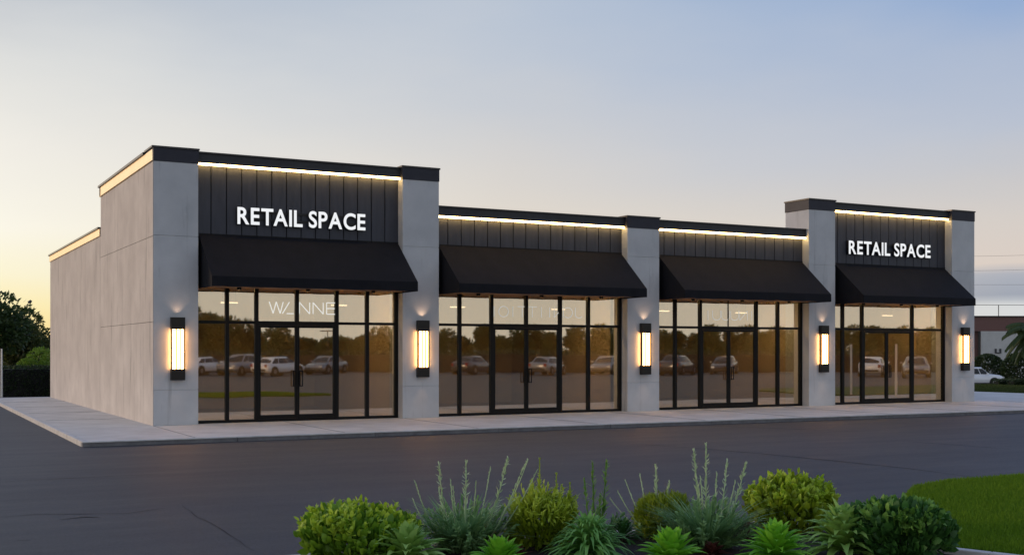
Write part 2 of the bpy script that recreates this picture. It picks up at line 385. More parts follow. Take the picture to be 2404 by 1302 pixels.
# bays
MULL = [  # storefront: mullion centres, door range, jambs
    dict(m=[1.84, 2.575, 4.67, 5.50], door=(2.575, 3.615, 4.67), top=[1.84,2.575,3.615,4.67,5.50]),
    dict(m=[8.17, 9.145, 11.335, 12.275], door=(9.145, 10.235, 11.335), top=[8.17,9.145,10.235,11.335,12.275]),
    dict(m=[15.34, 16.275, 18.45, 19.32], door=(16.275, 17.36, 18.45), top=[15.34,16.275,18.45,19.32]),
    dict(m=[22.065, 22.925, 25.23], door=(22.925, 24.03, 25.23), top=[22.065,22.925,25.23]),
]
TZ = 2.465; ZT = 3.42
for bi, (x0, x1, top) in enumerate(BAYS):
    led = top-.30
    # fascia
    mb = MB(); mb.box(x0+.002, x1-.002, .13, .55, led+.035, top-.04); f = mb.build('fascia', M['fascia'], B, bevel=.005)
    mb = MB(); mb.box(x0+.004, x1-.004, .10, .60, top-.038, top); mb.build('coping', M['coping'], f)
    mb = MB(); mb.box(x0+.01, x1-.01, .135, .175, led-.016, led+.033); mb.build('light_strip', M['led'], B)
    # board siding
    mb = MB(); mb.box(x0+.003, x1-.003, R+.03, .55, 3.5, led+.03, mi=1)
    nb = 14 if bi != 3 else 14
    if bi in (1, 2): nb = 15
    st = (x1-x0)/nb
    for k in range(nb):
        mb.box(x0+k*st+(.013 if k else .004), x0+(k+1)*st-(.013 if k < nb-1 else .004), R, R+.028, 4.40, led+.032)
    mb.box(x0+.004, x1-.004, R-.02, R+.02, 4.585, 4.615, mi=1)
    mb.build('siding_panel', [M['siding'], M['backing']], B)
    # storefront frame
    S = MULL[bi]; fy0, fy1 = R, R+.11; mw = .045
    mb = MB(); da, dm, db = S['door']
    mb.box(x0, x1, fy0+.002, fy1, 0, .07)                        # sill
    mb.box(x0, x1, fy0+.002, fy1, ZT-.05, 3.5)
    mb.box(x0, x0+.07, fy0+.001, fy1-.001, .07, ZT-.05); mb.box(x1-.09, x1, fy0+.001, fy1-.001, .07, ZT-.05)
    xs = [x0+.07]+S['m']+[x1-.09]
    for x in S['m']: mb.box(x-mw, x+mw, fy0, fy1-.002, .02, ZT-.03)
    for x in S['top']:
        if x not in S['m']: mb.box(x-mw, x+mw, fy0, fy1-.002, TZ+.03, ZT-.03)
    if bi == 2: mb.box(17.345, 17.365, fy0+.03, fy1-.03, TZ+.04, ZT-.05)
    mb.box(x0+.07, da-mw, fy0+.003, fy1-.004, TZ-.035, TZ+.035); mb.box(db+mw, x1-.09, fy0+.003, fy1-.004, TZ-.035, TZ+.035)
    mb.box(da+mw, db-mw, fy0+.003, fy1-.004, TZ-.06, TZ+.04)      # door head
    fr = mb.build('storefront_frame', M['frame'], B)
    # glass of the fixed lights
    mb = MB(); gy = R+.05
    def pane(a, b, c, d): mb.box(a, b, gy, gy+.008, c, d)
    for a, b in zip([x0+.05]+S['m'], S['m']+[x1-.07]):
        if not (da-.01 <= a < db-.01): pane(a, b, .05, TZ)
    pane(x0+.05, x1-.07, TZ+.002, ZT-.02)
    mb.build('window_glass', M['glass'], fr)
    # door leaves
    for (a, b, hs) in ((da+mw+.004, dm-.004, 1), (dm+.004, db-mw-.004, -1)):
        mb = MB(); sw_ = .052; dz0, dz1 = .075, TZ-.064
        mb.box(a, a+sw_, R+.008, R+.075, dz0, dz1); mb.box(b-sw_, b, R+.008, R+.075, dz0, dz1)
        mb.box(a+sw_, b-sw_, R+.01, R+.073, dz0, dz0+.09); mb.box(a+sw_, b-sw_, R+.01, R+.073, dz1-.06, dz1)
        d = mb.build('door', M['frame'], B)
        mb = MB(); mb.box(a+.03, b-.03, R+.04, R+.048, dz0+.04, dz1-.03); mb.build('glass_pane', M['glass'], d)
        mb = MB(); hx = (b-sw_*.75) if hs > 0 else (a+sw_*.75); e = -1 if hs > 0 else 1
        hx2 = hx+e*.075
        for z in (.88, 1.26): mb.tube((hx, R+.01, z), (hx, R-.05, z), .011); mb.tube((hx2, R-.05, z), (hx, R-.05, z), .013)
        mb.tube((hx, R-.05, .87), (hx, R-.05, 1.27), .014); mb.tube((hx2, R-.05, .87), (hx2, R-.05, 1.27), .014)
        mb.build('handle', M['frame'], d)
    # room behind the glass
    mb = MB(); yb = 7.1; iz = 3.48
    mb.add([(x0,R+.12,.015),(x1,R+.12,.015),(x1,yb,.015),(x0,yb,.015)], [(0,1,2,3)], 1)
    mb.add([(x0,R+.12,iz),(x1,R+.12,iz),(x1,yb,iz),(x0,yb,iz)], [(0,3,2,1)], 0)
    xl, xr = x0-.35, x1+.35
    xl = max(xl, .3); xr = min(xr, 27.6)
    mb.box(x0-.06, x0-.01, .93, yb, .0, iz); mb.box(x1+.01, x1+.06, .93, yb, .0, iz)
    mb.box(x0-.06, x1+.06, yb, yb+.08, 0, iz)
    mb.build('interior_room', [M['tan'], M['tanfloor']], B, recalc=False)
    for k, (fx, fyy, w_) in enumerate(((.22, 1.6, .42), (.80, 1.9, .42), (.27, .95, 1.1), (.73, .95, 1.1))):  # last two are added fill lights, hidden from view by the soffit
        mb = MB(); cx_ = x0+(x1-x0)*fx; zl = 2.98 if k < 2 else 3.43; mb.box(cx_-w_/2, cx_+w_/2, fyy-.05, fyy+.05, zl, zl+.03); lo_ = mb.build('ceiling_or_fill_light', M['pendant' if k < 2 else 'room_fill'], B)
        if k < 2:
            for e_ in (-.4, .4): mb = MB(); mb.tube((cx_+e_*w_, fyy, zl+.031), (cx_+e_*w_, fyy, iz-.002), .005, n=5); mb.build('hanger', M['steel'], lo_)

# ghost lettering on the transom glass
def text_mesh(s, size, offset=0, extrude=0, font=None):
    cu = bpy.data.curves.new('t', 'FONT'); cu.body = s; cu.size = size; cu.offset = offset; cu.extrude = extrude; cu.resolution_u = 6
    o = bpy.data.objects.new('t', cu); col.objects.link(o)
    dg = bpy.context.evaluated_depsgraph_get(); dg.update(); me = bpy.data.meshes.new_from_object(o.evaluated_get(dg))
    bpy.data.objects.remove(o); me.materials.clear(); return me
def stroke_text(mb, polylines, y, w):
    for pl in polylines:
        for a, b in zip(pl[:-1], pl[1:]):
            a = Vector((a[0],0,a[1])); b = Vector((b[0],0,b[1])); d = (b-a).normalized(); n = Vector((-d.z,0,d.x))*w/2
            q = [a+n, b+n, b-n, a-n]
            mb.prism([(t.x,t.z) for t in q], 'y', y-.004, y-.001)
def arc(cx, cz, rx, rz, a0, a1, n=14): return [(cx+rx*math.cos(R_(a0+(a1-a0)*i/n)), cz+rz*math.sin(R_(a0+(a1-a0)*i/n))) for i in range(n+1)]
GZ0, GZ1 = 2.70, 2.99
def ghost(letters, x, w_, h0, h1, adv, mirror=False):
    """thin strokes; each letter drawn in a unit cell"""
    out = []
    for ch in letters:
        P = {'W':[[(0,1),(.28,0),(.5,1),(.78,0),(1,1)]], 'A':[[(0,0),(.5,1)],[(.3,0),(.8,0)]], 'N':[[(0,0),(0,1),(1,0),(1,1)]],
             'E':[[(1,1),(0,1),(0,0),(1,0)],[(0,.5),(.8,.5)]], 'O':[arc(.5,.5,.5,.5,0,360,24)], 'I':[[(.5,0),(.5,1)]], 'T':[[(0,1),(1,1)],[(.5,1),(.5,0)]],
             'J':[[(.8,1),(.8,.3)]+arc(.4,.3,.4,.3,0,-150,8)], 'C':[arc(.55,.5,.5,.5,50,310,18)], 'U':[[(0,1),(0,.35)]+arc(.5,.35,.5,.35,180,360,10)+[(1,1)]], '.':[], 'K':[[(0,0),(0,1)],[(1,1),(0,.45),(1,0)]]}[ch]
        k = .25 if ch == 'I' else w_
        for pl in P:
            out.append([(x+(1-p[0] if mirror else p[0])*k, h0+p[1]*(h1-h0)) for p in pl])
        x += k+adv
    return out
frames = [o for o in kids(B) if o.name.startswith('storefront_frame')]
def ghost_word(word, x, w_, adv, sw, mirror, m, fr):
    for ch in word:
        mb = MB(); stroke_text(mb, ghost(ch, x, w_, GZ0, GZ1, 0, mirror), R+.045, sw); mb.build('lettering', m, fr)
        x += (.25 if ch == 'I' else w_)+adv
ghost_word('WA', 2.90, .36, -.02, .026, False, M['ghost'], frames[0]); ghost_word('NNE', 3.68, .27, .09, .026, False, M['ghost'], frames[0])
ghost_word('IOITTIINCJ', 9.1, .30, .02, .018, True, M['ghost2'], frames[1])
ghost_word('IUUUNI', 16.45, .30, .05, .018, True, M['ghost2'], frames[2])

# ------------------------------------------------------------------ awnings
AW = [(1.14, 6.35), (7.52, 13.38), (14.70, 20.29), (21.66, 26.74)]
ALAB = ['black awning of the left tall bay, under the RETAIL SPACE sign nearest the corner', 'black sloped awning on the wide low bay just right of the second pier',
        'black sloped awning on the low bay just left of the second tall section', 'black awning at the right end, under the smaller RETAIL SPACE sign']
for i, (a, b) in enumerate(AW):
    e = tag(empty('awning', ((a+b)/2, R, 3.27)), ALAB[i], 'awning', 'black awnings over the shop windows')
    ox, oy, oz = (a+b)/2, R, 3.27
    hw = (b-a)/2; po, zt, zo = -1.31, 1.32, .235      # relative to base
    n = 12; t = .012
    # canopy: slightly sagging fabric strip
    mb = MB(); P = []
    m_ = 24
    for k in range(n+1):
        f_ = k/n; y = -.005+(po+.005)*f_; z = zt+(zo-zt)*f_
        for j in range(m_+1):
            g_ = j/m_; x = -hw+2*hw*g_
            bay = abs(math.sin(g_*math.pi*4))**.7
            sag = .014*math.sin(math.pi*f_)*bay
            P.append((x, y, z-sag))
    nv = len(P); Q = [(x, y+.006, z-t) for x, y, z in P]
    fs = []; W_ = m_+1
    for k in range(n):
        for j in range(m_): 
            q = k*W_+j; fs.append((q, q+1, q+W_+1, q+W_)); fs.append((nv+q, nv+q+W_, nv+q+W_+1, nv+q+1))
    mb.add(P+Q, fs)
    # rim
    mb.build('canopy', M['fabric'], e, smooth=True, recalc=False)
    mb = MB(); P = []; 
    for j in range(49):
        g_ = j/48; x = -hw+2*hw*g_; wob = .004*math.sin(g_*37)+.003*math.sin(g_*91)
        P += [(x, po-.004+wob*.3, zo+.004), (x, po-.006+wob, .0+.003*math.sin(g_*53)), (x, po+.012+wob, .0+.003*math.sin(g_*53)), (x, po+.014+wob*.3, zo-.01)]
    fs = []
    for j in range(48):
        for k in range(4): fs.append((4*j+k, 4*j+(k+1)%4, 4*j+4+(k+1)%4, 4*j+4+k))
    mb.add(P, fs); mb.build('valance', M['fabric'], e)
    for s_ in (-1, 1):
        mb = MB(); mb.prism([(-.01, zt-.01), (po+.01, zo-.005), (po+.01, .0), (-.01, .0)], 'x', s_*hw-.006*s_-.006, s_*hw-.006*s_+.006)
        mb.build('side_panel', M['fabric'], e)
    mb = MB(); mb.box(-hw+.02, hw-.02, po+.03, -.015, .03, .05); mb.build('soffit', M['soffit'], e)
    for k in range(3):
        x = -hw+2*hw*(k+.5)/3
        mb = MB(); mb.tube((x, -.45, .03), (x, -.45, -.03), .055, n=14, cap=False); mb.tube((x, -.45, .03), (x, -.45, -.03), .052, n=14, cap=False); dl = mb.build('downlight', M['frame'], e, recalc=False)
        mb = MB(); mb.tube((x, -.45, .029), (x, -.45, .022), .048, n=14); mb.build('lens', M['down'], dl)
    for o in kids(e): pass
    e.location = (ox, oy, oz)

# ------------------------------------------------------------------ wall lights
def wall_light():
    e = empty('wall_light')
    mb = MB(); mb.box(-.115, .115, -.022, 0, .02, 1.47); mb.build('back_plate', M['bronze'], e)
    for z0, z1 in ((0, .265), (1.205, 1.49)):
        mb = MB(); mb.box(-.165, .165, -.15, -.023, z0, z1); mb.build('end_cap', M['bronze'], e, bevel=.006)
    mb = MB()
    for s_ in (-1, 1): mb.box(s_*.150-.014, s_*.150+.014, -.150, -.078, .266, 1.204)
    for s_ in (-1, 1): mb.box(s_*.045-.014, s_*.045+.014, -.150, -.134, .266, 1.204)
    mb.build('cage_bar', M['bronze'], e)
    for x in (-.090, 0, .090):
        mb = MB(); mb.box(x-.031, x+.031, -.130, -.026, .266, 1.204); mb.build('lamp_tube', M['lamp'], e, bevel=.008)
    return e
wl = wall_light()
WL = ['lit bronze wall light on the corner pier, largest and farthest left', 'lit wall light on the second pier, between the first two shop bays', 'lit wall light on the short middle pier between the two low bays',
      'lit wall light on the tall pier left of the smaller RETAIL SPACE sign', 'lit wall light on the last pier at the right end of the building']
CXP = [.555, 6.90, 13.97, 20.86, 27.33]
for i, x in enumerate(CXP):
    o = wl if i == 0 else copy_tree(wl)
    o.location = (x, -.001, 1.07); tag(o, WL[i], 'wall light', 'lit wall lights on the piers')
    for z, d, en in ((2.60, 1, 2.2), (1.03, -1, 3.2)):
        ld = bpy.data.lights.new('sconce_spot', 'SPOT'); ld.energy = en; ld.color = (1,.62,.38); ld.spot_size = R_(95); ld.spot_blend = 1; ld.shadow_soft_size = .02
        lo = bpy.data.objects.new('sconce_spot', ld); col.objects.link(lo); lo.parent = o
        lo.location = (0, -.13, z-1.07); lo.rotation_euler = (R_(180 if d > 0 else 0)+R_(18*d if d < 0 else -18*1), 0, 0)

# ------------------------------------------------------------------ signs
def sign(x0, x1, zb, h, label):
    e = tag(empty('shop_sign', ((x0+x1)/2, R, zb)), label, 'sign', 'RETAIL SPACE signs')
    items = []; x = 0
    sp = {'R':.02,'E':.03,'T':-.05,'A':.02,'I':.05,'L':.03,'S':.03,'P':.0,'C':.04}
    for ch in 'RETAIL SPACE':
        if ch == ' ': x += .24; continue
        me = text_mesh(ch, 1.0, .022, .06)
        xs = [v.co.x for v in me.vertices]; ys = [v.co.y for v in me.vertices]
        w_ = max(xs)-min(xs); items.append((me, x-min(xs), x, w_, ch)); x += w_+.055+sp[ch]
    total = items[-1][2]+items[-1][3]
    capH = .73
    sx = (x1-x0)/total; sz = h/capH
    for me, off, xx, w_, ch in items:
        for v in me.vertices:
            X, Y, Z = v.co
            v.co = ((X+off)*sx-(x1-x0)/2, -.055-Z*.85, Y*sz)
        me.materials.append(M['signside']); me.materials.append(M['signface'])
        me.update()
        for p in me.polygons:
            if p.normal.y < -.8: p.material_index = 1
        o = bpy.data.objects.new('letter', me); col.objects.link(o); o.parent = e
    mb = MB(); mb.box(-(x1-x0)/2+.05, (x1-x0)/2-.05, -.02, -.001, .1*1, .16); mb.box(-(x1-x0)/2+.05, (x1-x0)/2-.05, -.02, -.001, h-.14, h-.08)
    mb.build('mounting_rail', M['signside'], e)
    return e
sign(2.06, 5.40, 4.885, .42, 'white lit RETAIL SPACE letters on the dark siding of the left tall bay')
sign(22.20, 25.95, 4.93, .44, 'white lit RETAIL SPACE letters above the awning at the right end')

# ------------------------------------------------------------------ foliage helpers
def leaf(mb, p, d, up, L, W, bend=.15, mi=0, seg=2):
    """a leaf of 'seg' folded quads ending in a point"""
    d = d.normalized(); s = d.cross(up)
    if s.length < 1e-4: s = d.orthogonal()
    s.normalize(); n = s.cross(d).normalized()
    vs = []; prof = {1:[(0,.35),(1,0)], 2:[(0,.3),(.5,1),(1,0)], 3:[(0,.45),(.3,1),(.7,.8),(1,0)], 4:[(0,.4),(.25,.9),(.5,1),(.78,.62),(1,0)]}[seg]
    for (t, w) in prof:
        c = p+d*(L*t)-n*(bend*L*t*t)
        if w == 0: vs.append(c)
        else: vs += [c-s*(W*w/2)+n*(W*.12*w), c+s*(W*w/2)+n*(W*.12*w)]
    fs = []
    for i in range(len(prof)-2): fs.append((2*i, 2*i+1, 2*i+3, 2*i+2))
    k = 2*(len(prof)-2); fs.append((k, k+1, k+2))
    mb.add(vs, fs, mi)
def rdir(rnd):
    while True:
        v = Vector((rnd.uniform(-1,1), rnd.uniform(-1,1), rnd.uniform(-1,1)))
        if .05 < v.length < 1: return v.normalized()
UP = Vector((0,0,1))

def shrub(name, loc, rx, hh, leaf_m, shoot_m, label, seed, nleaf=1900, L=.085, W=.055, shoots=90, shootL=.10, tall=(), base=.12, topy=.35, spiky=0, group=None, cat='shrub'):
    rnd = random.Random(seed); e = tag(empty(name, loc), label, cat, group)
    lumps = [(rdir(rnd), rnd.uniform(.82,1.1)) for _ in range(26)]
    def rad(d):
        r = .93
        for l, a in lumps:
            c = d.dot(l)
            if c > .75: r += (a-.95)*smooth((c-.75)/.25)*1.3
        return r
    cz = hh*.52; rz = hh*.5
    def surf(d, k=1.0):
        r = rad(d)*k; f_ = 1 if d.z > 0 else min(1.35, (1-d.z*d.z+.02)**-.36)
        return Vector((d.x*rx*r*f_, d.y*rx*r*f_, max(base*.25, cz+d.z*rz*r*(1 if d.z > 0 else .95))))
    mb = MB()
    for i in range(nleaf):
        d = rdir(rnd); k = 1-abs(rnd.gauss(0,.12)) if rnd.random() < .8 else rnd.uniform(.35,.9)
        p = surf(d, k); q = (d*.8+UP*rnd.uniform(.3,1.3)+rdir(rnd)*.45).normalized()
        s = rnd.uniform(.6,1.25)
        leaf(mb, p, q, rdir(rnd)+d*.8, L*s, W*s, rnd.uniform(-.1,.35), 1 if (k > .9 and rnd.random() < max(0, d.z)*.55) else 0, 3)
    for i in range(shoots):
        d = rdir(rnd); d.z = abs(d.z)*.9+.12; d.normalize()
        p = surf(d, .95); q = (d*.5+UP*1.0+rdir(rnd)*.25).normalized(); s = rnd.uniform(.6,1.2)*shootL
        for k in range(7 if not spiky else 9):
            pp = p+q*(s*k/6.5); o = (q*(.9 if k > 4 else .55)+rdir(rnd)*.75).normalized()
            leaf(mb, pp, o, q, L*rnd.uniform(.7,1.05)*(1.05-k*.06), W*rnd.uniform(.7,1.0)*(1.05-k*.06), .05, 1, 3)
        mb.tube(p-q*.04, p+q*s, .005, .003, 4, False, 1)
    right = Vector((AX, -AY, 0))
    for (dx, th) in tall:
        b0 = right*dx+UP*(hh*.75); t0 = right*(dx*1.05)+UP*th; mb.tube(b0, t0, .007, .004, 5, False, 1)
        for k in range(60):
            t = k/60; p = b0.lerp(t0, t); leaf(mb, p, (rdir(rnd)+UP*.8).normalized(), UP, .075*(1.15-t), .022*(1.2-.7*t), -.1, 1, 3)
        for k in range(8): leaf(mb, t0, (rdir(rnd)*.5+UP).normalized(), UP, .035, .014, 0, 1, 2)
    mb.build('foliage', [leaf_m, shoot_m], e, recalc=False)
    mb = MB()
    for i in range(14):
        d = rdir(rnd); d.z = abs(d.z)+.2; d.normalize(); a = Vector((d.x*.05, d.y*.05, 0)); b = surf(d, .8)
        mid = a.lerp(b, .5)+Vector((0,0,-.03)); mb.tube(a, mid, .011, .007, 5, False); mb.tube(mid, b, .007, .003, 5, False)
    mb.build('branches', M['bark'], e)
    return e

def spike_plant(name, loc, hh, spikes, leaf_m, spike_m, label, seed, rx=.4, nleaf=900, body=.5, cat='ornamental plant', wispy=.3, group=None, bladeL=.3, hs=1.0):
    """loose clump of narrow leaves with tall flower spikes: spikes = [(dx, height, lean)]"""
    rnd = random.Random(seed); e = tag(empty(name, loc), label, cat, group)
    right = Vector((AX, -AY, 0)); fwd = Vector((AY, AX, 0))
    mb = MB()
    ns = max(8, nleaf//38)
    for i in range(ns):
        a = rnd.uniform(0, 2*math.pi); r = rnd.uniform(0,1)**.6; o = Vector((math.cos(a), math.sin(a), 0))
        b0 = o*(r*rx*.30); tip = o*(r*rx*rnd.uniform(.8,1.15))+UP*(hh*body*rnd.uniform(.65,1.15)*(1-.3*r)); mb.tube(b0, tip, .005, .003, 4, False)
        ax = (tip-b0).normalized()
        for k in range(30):
            t = .08+.92*k/30; p = b0.lerp(tip, t); d = (rdir(rnd)*.9+ax*1.1).normalized()
            leaf(mb, p, d, ax, bladeL*.30*(1.25-.8*t)*rnd.uniform(.7,1.3), .016+.008*rnd.random(), rnd.uniform(-.2,.4), 0, 3)
    for i in range(int(nleaf*.16)):     # arching basal blades
        a = rnd.uniform(0, 2*math.pi); o = Vector((math.cos(a), math.sin(a), 0)); p = o*(.05*rnd.random()); s = rnd.uniform(.7,1.2)
        leaf(mb, p, (o*rnd.uniform(.3,.9)+UP*1.0).normalized(), UP, rx*1.15*s, .02, rnd.uniform(.2,.7), 0, 4)
    mb.build('foliage', leaf_m, e, recalc=False)
    for (dx, sh, lean, dens) in spikes:
        sh *= hs
        mb = MB(); base = right*(dx*.35)+fwd*rnd.uniform(-.08,.08); tip = right*(dx+lean)+fwd*rnd.uniform(-.1,.1)+UP*sh
        n = 12; prev = base
        pts = [base.lerp(tip, k/n)+right*(.25*dx*math.sin(math.pi*k/n)*.3) for k in range(n+1)]
        for k in range(n): mb.tube(pts[k], pts[k+1], .0075-.004*k/n, .0075-.004*(k+1)/n, 5, False)
        if dens:
            m_ = int(46*dens)
            for k in range(m_):
                t = .34+.66*k/m_; j = min(n-1, int(t*n)); p = pts[j].lerp(pts[j+1], t*n-j); ax = (pts[j+1]-pts[j]).normalized()
                o = (rdir(rnd)+ax*.9).normalized(); s = (1.15-t)*.10+.022
                leaf(mb, p, o, ax, s, .017, -.2, 0, 2)
            for k in range(14): 
                p = tip-(tip-base).normalized()*.012*k; leaf(mb, p, (rdir(rnd)*.5+UP).normalized(), UP, .03, .015, 0, 0, 2)
        else:
            for k in range(26):
                t = .45+.55*k/26; p = base.lerp(tip, t); j = min(n-1, int(t*n)); p = pts[j].lerp(pts[j+1], t*n-j)
                leaf(mb, p, (rdir(rnd)*.5+(tip-base).normalized()).normalized(), UP, .028, .014, 0, 0, 2)
        mb.build('flower_spike', spike_m, e, recalc=False)
    return e

def rosette(name, loc, rad, hh, m, label, seed, n=70, W=.07, curl=.5, cat='rosette plant', group=None, seg=4, stem=0):
    rnd = random.Random(seed); e = tag(empty(name, loc), label, cat, group); mb = MB()
    for i in range(n):
        f_ = i/n; a = i*2.39996+rnd.uniform(-.25,.25); o = Vector((math.cos(a), math.sin(a), 0))
        el = R_(8+78*f_+rnd.uniform(-8,8)); d = o*math.cos(el)+UP*math.sin(el)
        L = rad*(1.05-.35*f_)*rnd.uniform(.8,1.15); base = o*(.02+.02*rnd.random())+UP*(hh*(.15+.55*f_))
        # blade with recurving tip, 6 segments, folded along the midrib
        s = d.cross(UP); s = s.normalized() if s.length > .01 else Vector((1,0,0)); nn = s.cross(d).normalized()
        if nn.z < 0: nn = -nn
        prof = [(0,.35),(.2,.75),(.42,1),(.64,.82),(.83,.45),(1,0)]; vs = []; w = W*rnd.uniform(.75,1.2)
        cc = curl*rnd.uniform(.4,1.3)
        for (t, pw) in prof:
            c = base+d*(L*t)-UP*(cc*L*t*t*t*.6)+o*(cc*L*t*t*.1)
            if pw == 0: vs.append(c)
            else: vs += [c-s*(w*pw/2)+nn*(w*.22*pw), c, c+s*(w*pw/2)+nn*(w*.22*pw)]
        fs = []
        for k in range(4): 
            b = 3*k; fs += [(b,b+1,b+4,b+3),(b+1,b+2,b+5,b+4)]
        fs += [(12,13,15),(13,14,15)]
        mb.add(vs, fs)
    mb.build('foliage', m, e, recalc=False, smooth=True)
    mb = MB(); mb.tube((0,0,-.02), (0,0,hh*.6), .03, .015, 8); mb.build('stem', M['bark'], e)
    return e

# ------------------------------------------------------------------ planting bed, lawn, kerbs
K0, K1 = row(560,1309.5,0), row(1835,1214.5,0)          # the straight far kerb of the bed
LK = [row(x, y, 0) for x, y in ((2085,1259),(2150,1270),(2225,1281),(2330,1293),(2440,1305),(2600,1322))]
bed = [(K0.x,K0.y-.06),(K1.x,K1.y-.06)]+[(p.x-.05,p.y-.05) for p in LK]+[(4.6,-23.2),(-3.1,-22.5)]
mb = MB(); mb.prism(bed, 'z', G-.02, G+.045); tag(mb.build('planting_bed', M['soil']), kind='structure')
mb = MB(); kerb_line(mb, [(K1.x,K1.y),(K0.x,K0.y)], .11, G-.02, 0)
tag(mb.build('bed_kerb', M['kerb'], bevel=.01), kind='structure')
lawn = [(7.5,-16.75),(10.6,-16.75),(9.6,-19.5),(7.8,-21.5),(LK[5].x+.8,LK[5].y)]+[(p.x+.12,p.y+.10) for p in LK[::-1]]+[(4.55,-18.9),(5.6,-17.75),(6.6,-17.0)]
mb = MB(); mb.prism(lawn, 'z', G-.02, G+.05); tag(mb.build('lawn', M['lawnbase']), kind='structure')
mb = MB(); kerb_line(mb, [(p.x,p.y) for p in LK[::-1]], .10, G-.02, 0)
tag(mb.build('lawn_kerb', M['kerb'], bevel=.01), kind='structure')
verge2 = [(29,-6.2),(75,-6.2),(75,-14.2),(31,-14.2),(29,-12)]
mb = MB(); mb.prism(verge2, 'z', G-.02, G+.06); tag(mb.build('grass_island', M['lawnbase']), kind='structure')
def inside(p, poly):
    c = False; n = len(poly)
    for i in range(n):
        x1, y1 = poly[i]; x2, y2 = poly[(i+1)%n]
        if (y1 > p[1]) != (y2 > p[1]) and p[0] < (x2-x1)*(p[1]-y1)/(y2-y1)+x1: c = not c
    return c
def blades(name, poly, box, n, z, hgt_, seed, label, wd=.010, m_='blade'):
    rnd = random.Random(seed); mb = MB(); k = 0
    while k < n:
        x = rnd.uniform(box[0], box[1]); y = rnd.uniform(box[2], box[3])
        if not inside((x, y), poly): continue
        k += 1; a = rnd.uniform(0, 6.283); s = rnd.uniform(.6,1.2); h_ = hgt_*s; l_ = rnd.uniform(.1,.7)*h_
        dx, dy = math.cos(a)*wd, math.sin(a)*wd; ax, ay = rnd.uniform(-1,1)*l_, rnd.uniform(-1,1)*l_
        mb.v += [(x-dx,y-dy,z),(x+dx,y+dy,z),(x+ax,y+ay,z+h_)]; q = len(mb.v); mb.f.append((q-3,q-2,q-1)); mb.mi.append(0)
    o = mb.build(name, M[m_], recalc=False); tag(o, label, 'grass', kind='stuff'); return o
blades('grass', lawn, (2.5,11,-23.5,-16.75), 90000, G+.045, .06, 3, 'mown green lawn grass at the lower right beside the planting bed')

def bedpt(px, Z): p = at(px, Z); p.z = G+.03; return p
# rounded boxwoods
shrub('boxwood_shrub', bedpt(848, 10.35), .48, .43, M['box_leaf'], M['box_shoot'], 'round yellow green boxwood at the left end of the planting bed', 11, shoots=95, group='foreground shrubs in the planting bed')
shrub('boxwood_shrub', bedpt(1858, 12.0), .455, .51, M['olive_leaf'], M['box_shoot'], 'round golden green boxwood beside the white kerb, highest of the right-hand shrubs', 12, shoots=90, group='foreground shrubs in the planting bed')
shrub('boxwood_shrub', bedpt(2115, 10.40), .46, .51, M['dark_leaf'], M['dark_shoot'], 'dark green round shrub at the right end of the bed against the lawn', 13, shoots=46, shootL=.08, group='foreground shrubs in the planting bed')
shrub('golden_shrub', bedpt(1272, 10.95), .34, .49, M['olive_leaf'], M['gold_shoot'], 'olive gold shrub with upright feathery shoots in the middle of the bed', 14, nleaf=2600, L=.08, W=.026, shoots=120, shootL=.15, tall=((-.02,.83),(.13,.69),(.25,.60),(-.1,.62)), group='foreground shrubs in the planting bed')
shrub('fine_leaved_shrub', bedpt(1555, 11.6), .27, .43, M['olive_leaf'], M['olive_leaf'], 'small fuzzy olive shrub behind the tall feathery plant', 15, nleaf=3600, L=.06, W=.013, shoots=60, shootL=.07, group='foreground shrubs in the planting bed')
# clumps with tall flower spikes
sp = [(-.46,.52,-.02,0), (-.45,.72,.0,.0), (-.28,.88,.05,.8), (-.24,.64,0,0), (-.13,.72,.0,0), (-.08,.66,-.02,.0), (.02,.90,.0,1.0), (.11,.72,0,0), (.18,.84,.06,0), (.32,.93,.08,.9), (.40,.75,.1,0), (.44,.90,.14,.3), (.50,.83,.17,0)]
spike_plant('lavender_clump', bedpt(1090, 10.75), .9, sp, M['sage'], M['spike'], 'grey green clump with a fan of thin pale flower spikes, right of the leftmost shrub', 21, rx=.50, nleaf=2100, body=.56, hs=.94)
sp = [(-.06,.94,.0,1.3), (.05,.96,.02,1.3), (-.14,.74,0,.5), (.02,.55,.0,.5)]
spike_plant('spiked_plant', bedpt(1405, 11.3), .8, sp, M['sage'], M['dark_shoot'], 'pair of straight green spikes rising behind the arching middle plant', 22, rx=.25, nleaf=420, body=.5, hs=.83)
sp = [(-.09,.97,-.04,1.3), (.0,1.02,.0,1.3), (-.02,.72,-.04,0), (.16,.86,.04,.7), (.26,.84,.1,1.0), (.22,.68,.04,0), (.07,.74,.03,.3)]
spike_plant('lavender_clump', bedpt(1660, 10.9), 1.0, sp, M['sage'], M['spike'], 'tallest feathery sage green clump, its spikes highest in the whole bed', 23, rx=.50, nleaf=2300, body=.50, hs=.96)
sp = [(-.20,.72,-.12,0), (-.12,.78,-.05,0), (-.02,.90,.0,.9), (.05,.70,.05,.5), (-.25,.58,-.15,0), (-.28,.50,-.2,0)]
spike_plant('spiked_plant', bedpt(1545, 11.6), .8, sp, M['sage'], M['spike'], 'thin pale spikes poking out of the small fuzzy olive shrub', 24, rx=.22, nleaf=160, body=.35, hs=.80)
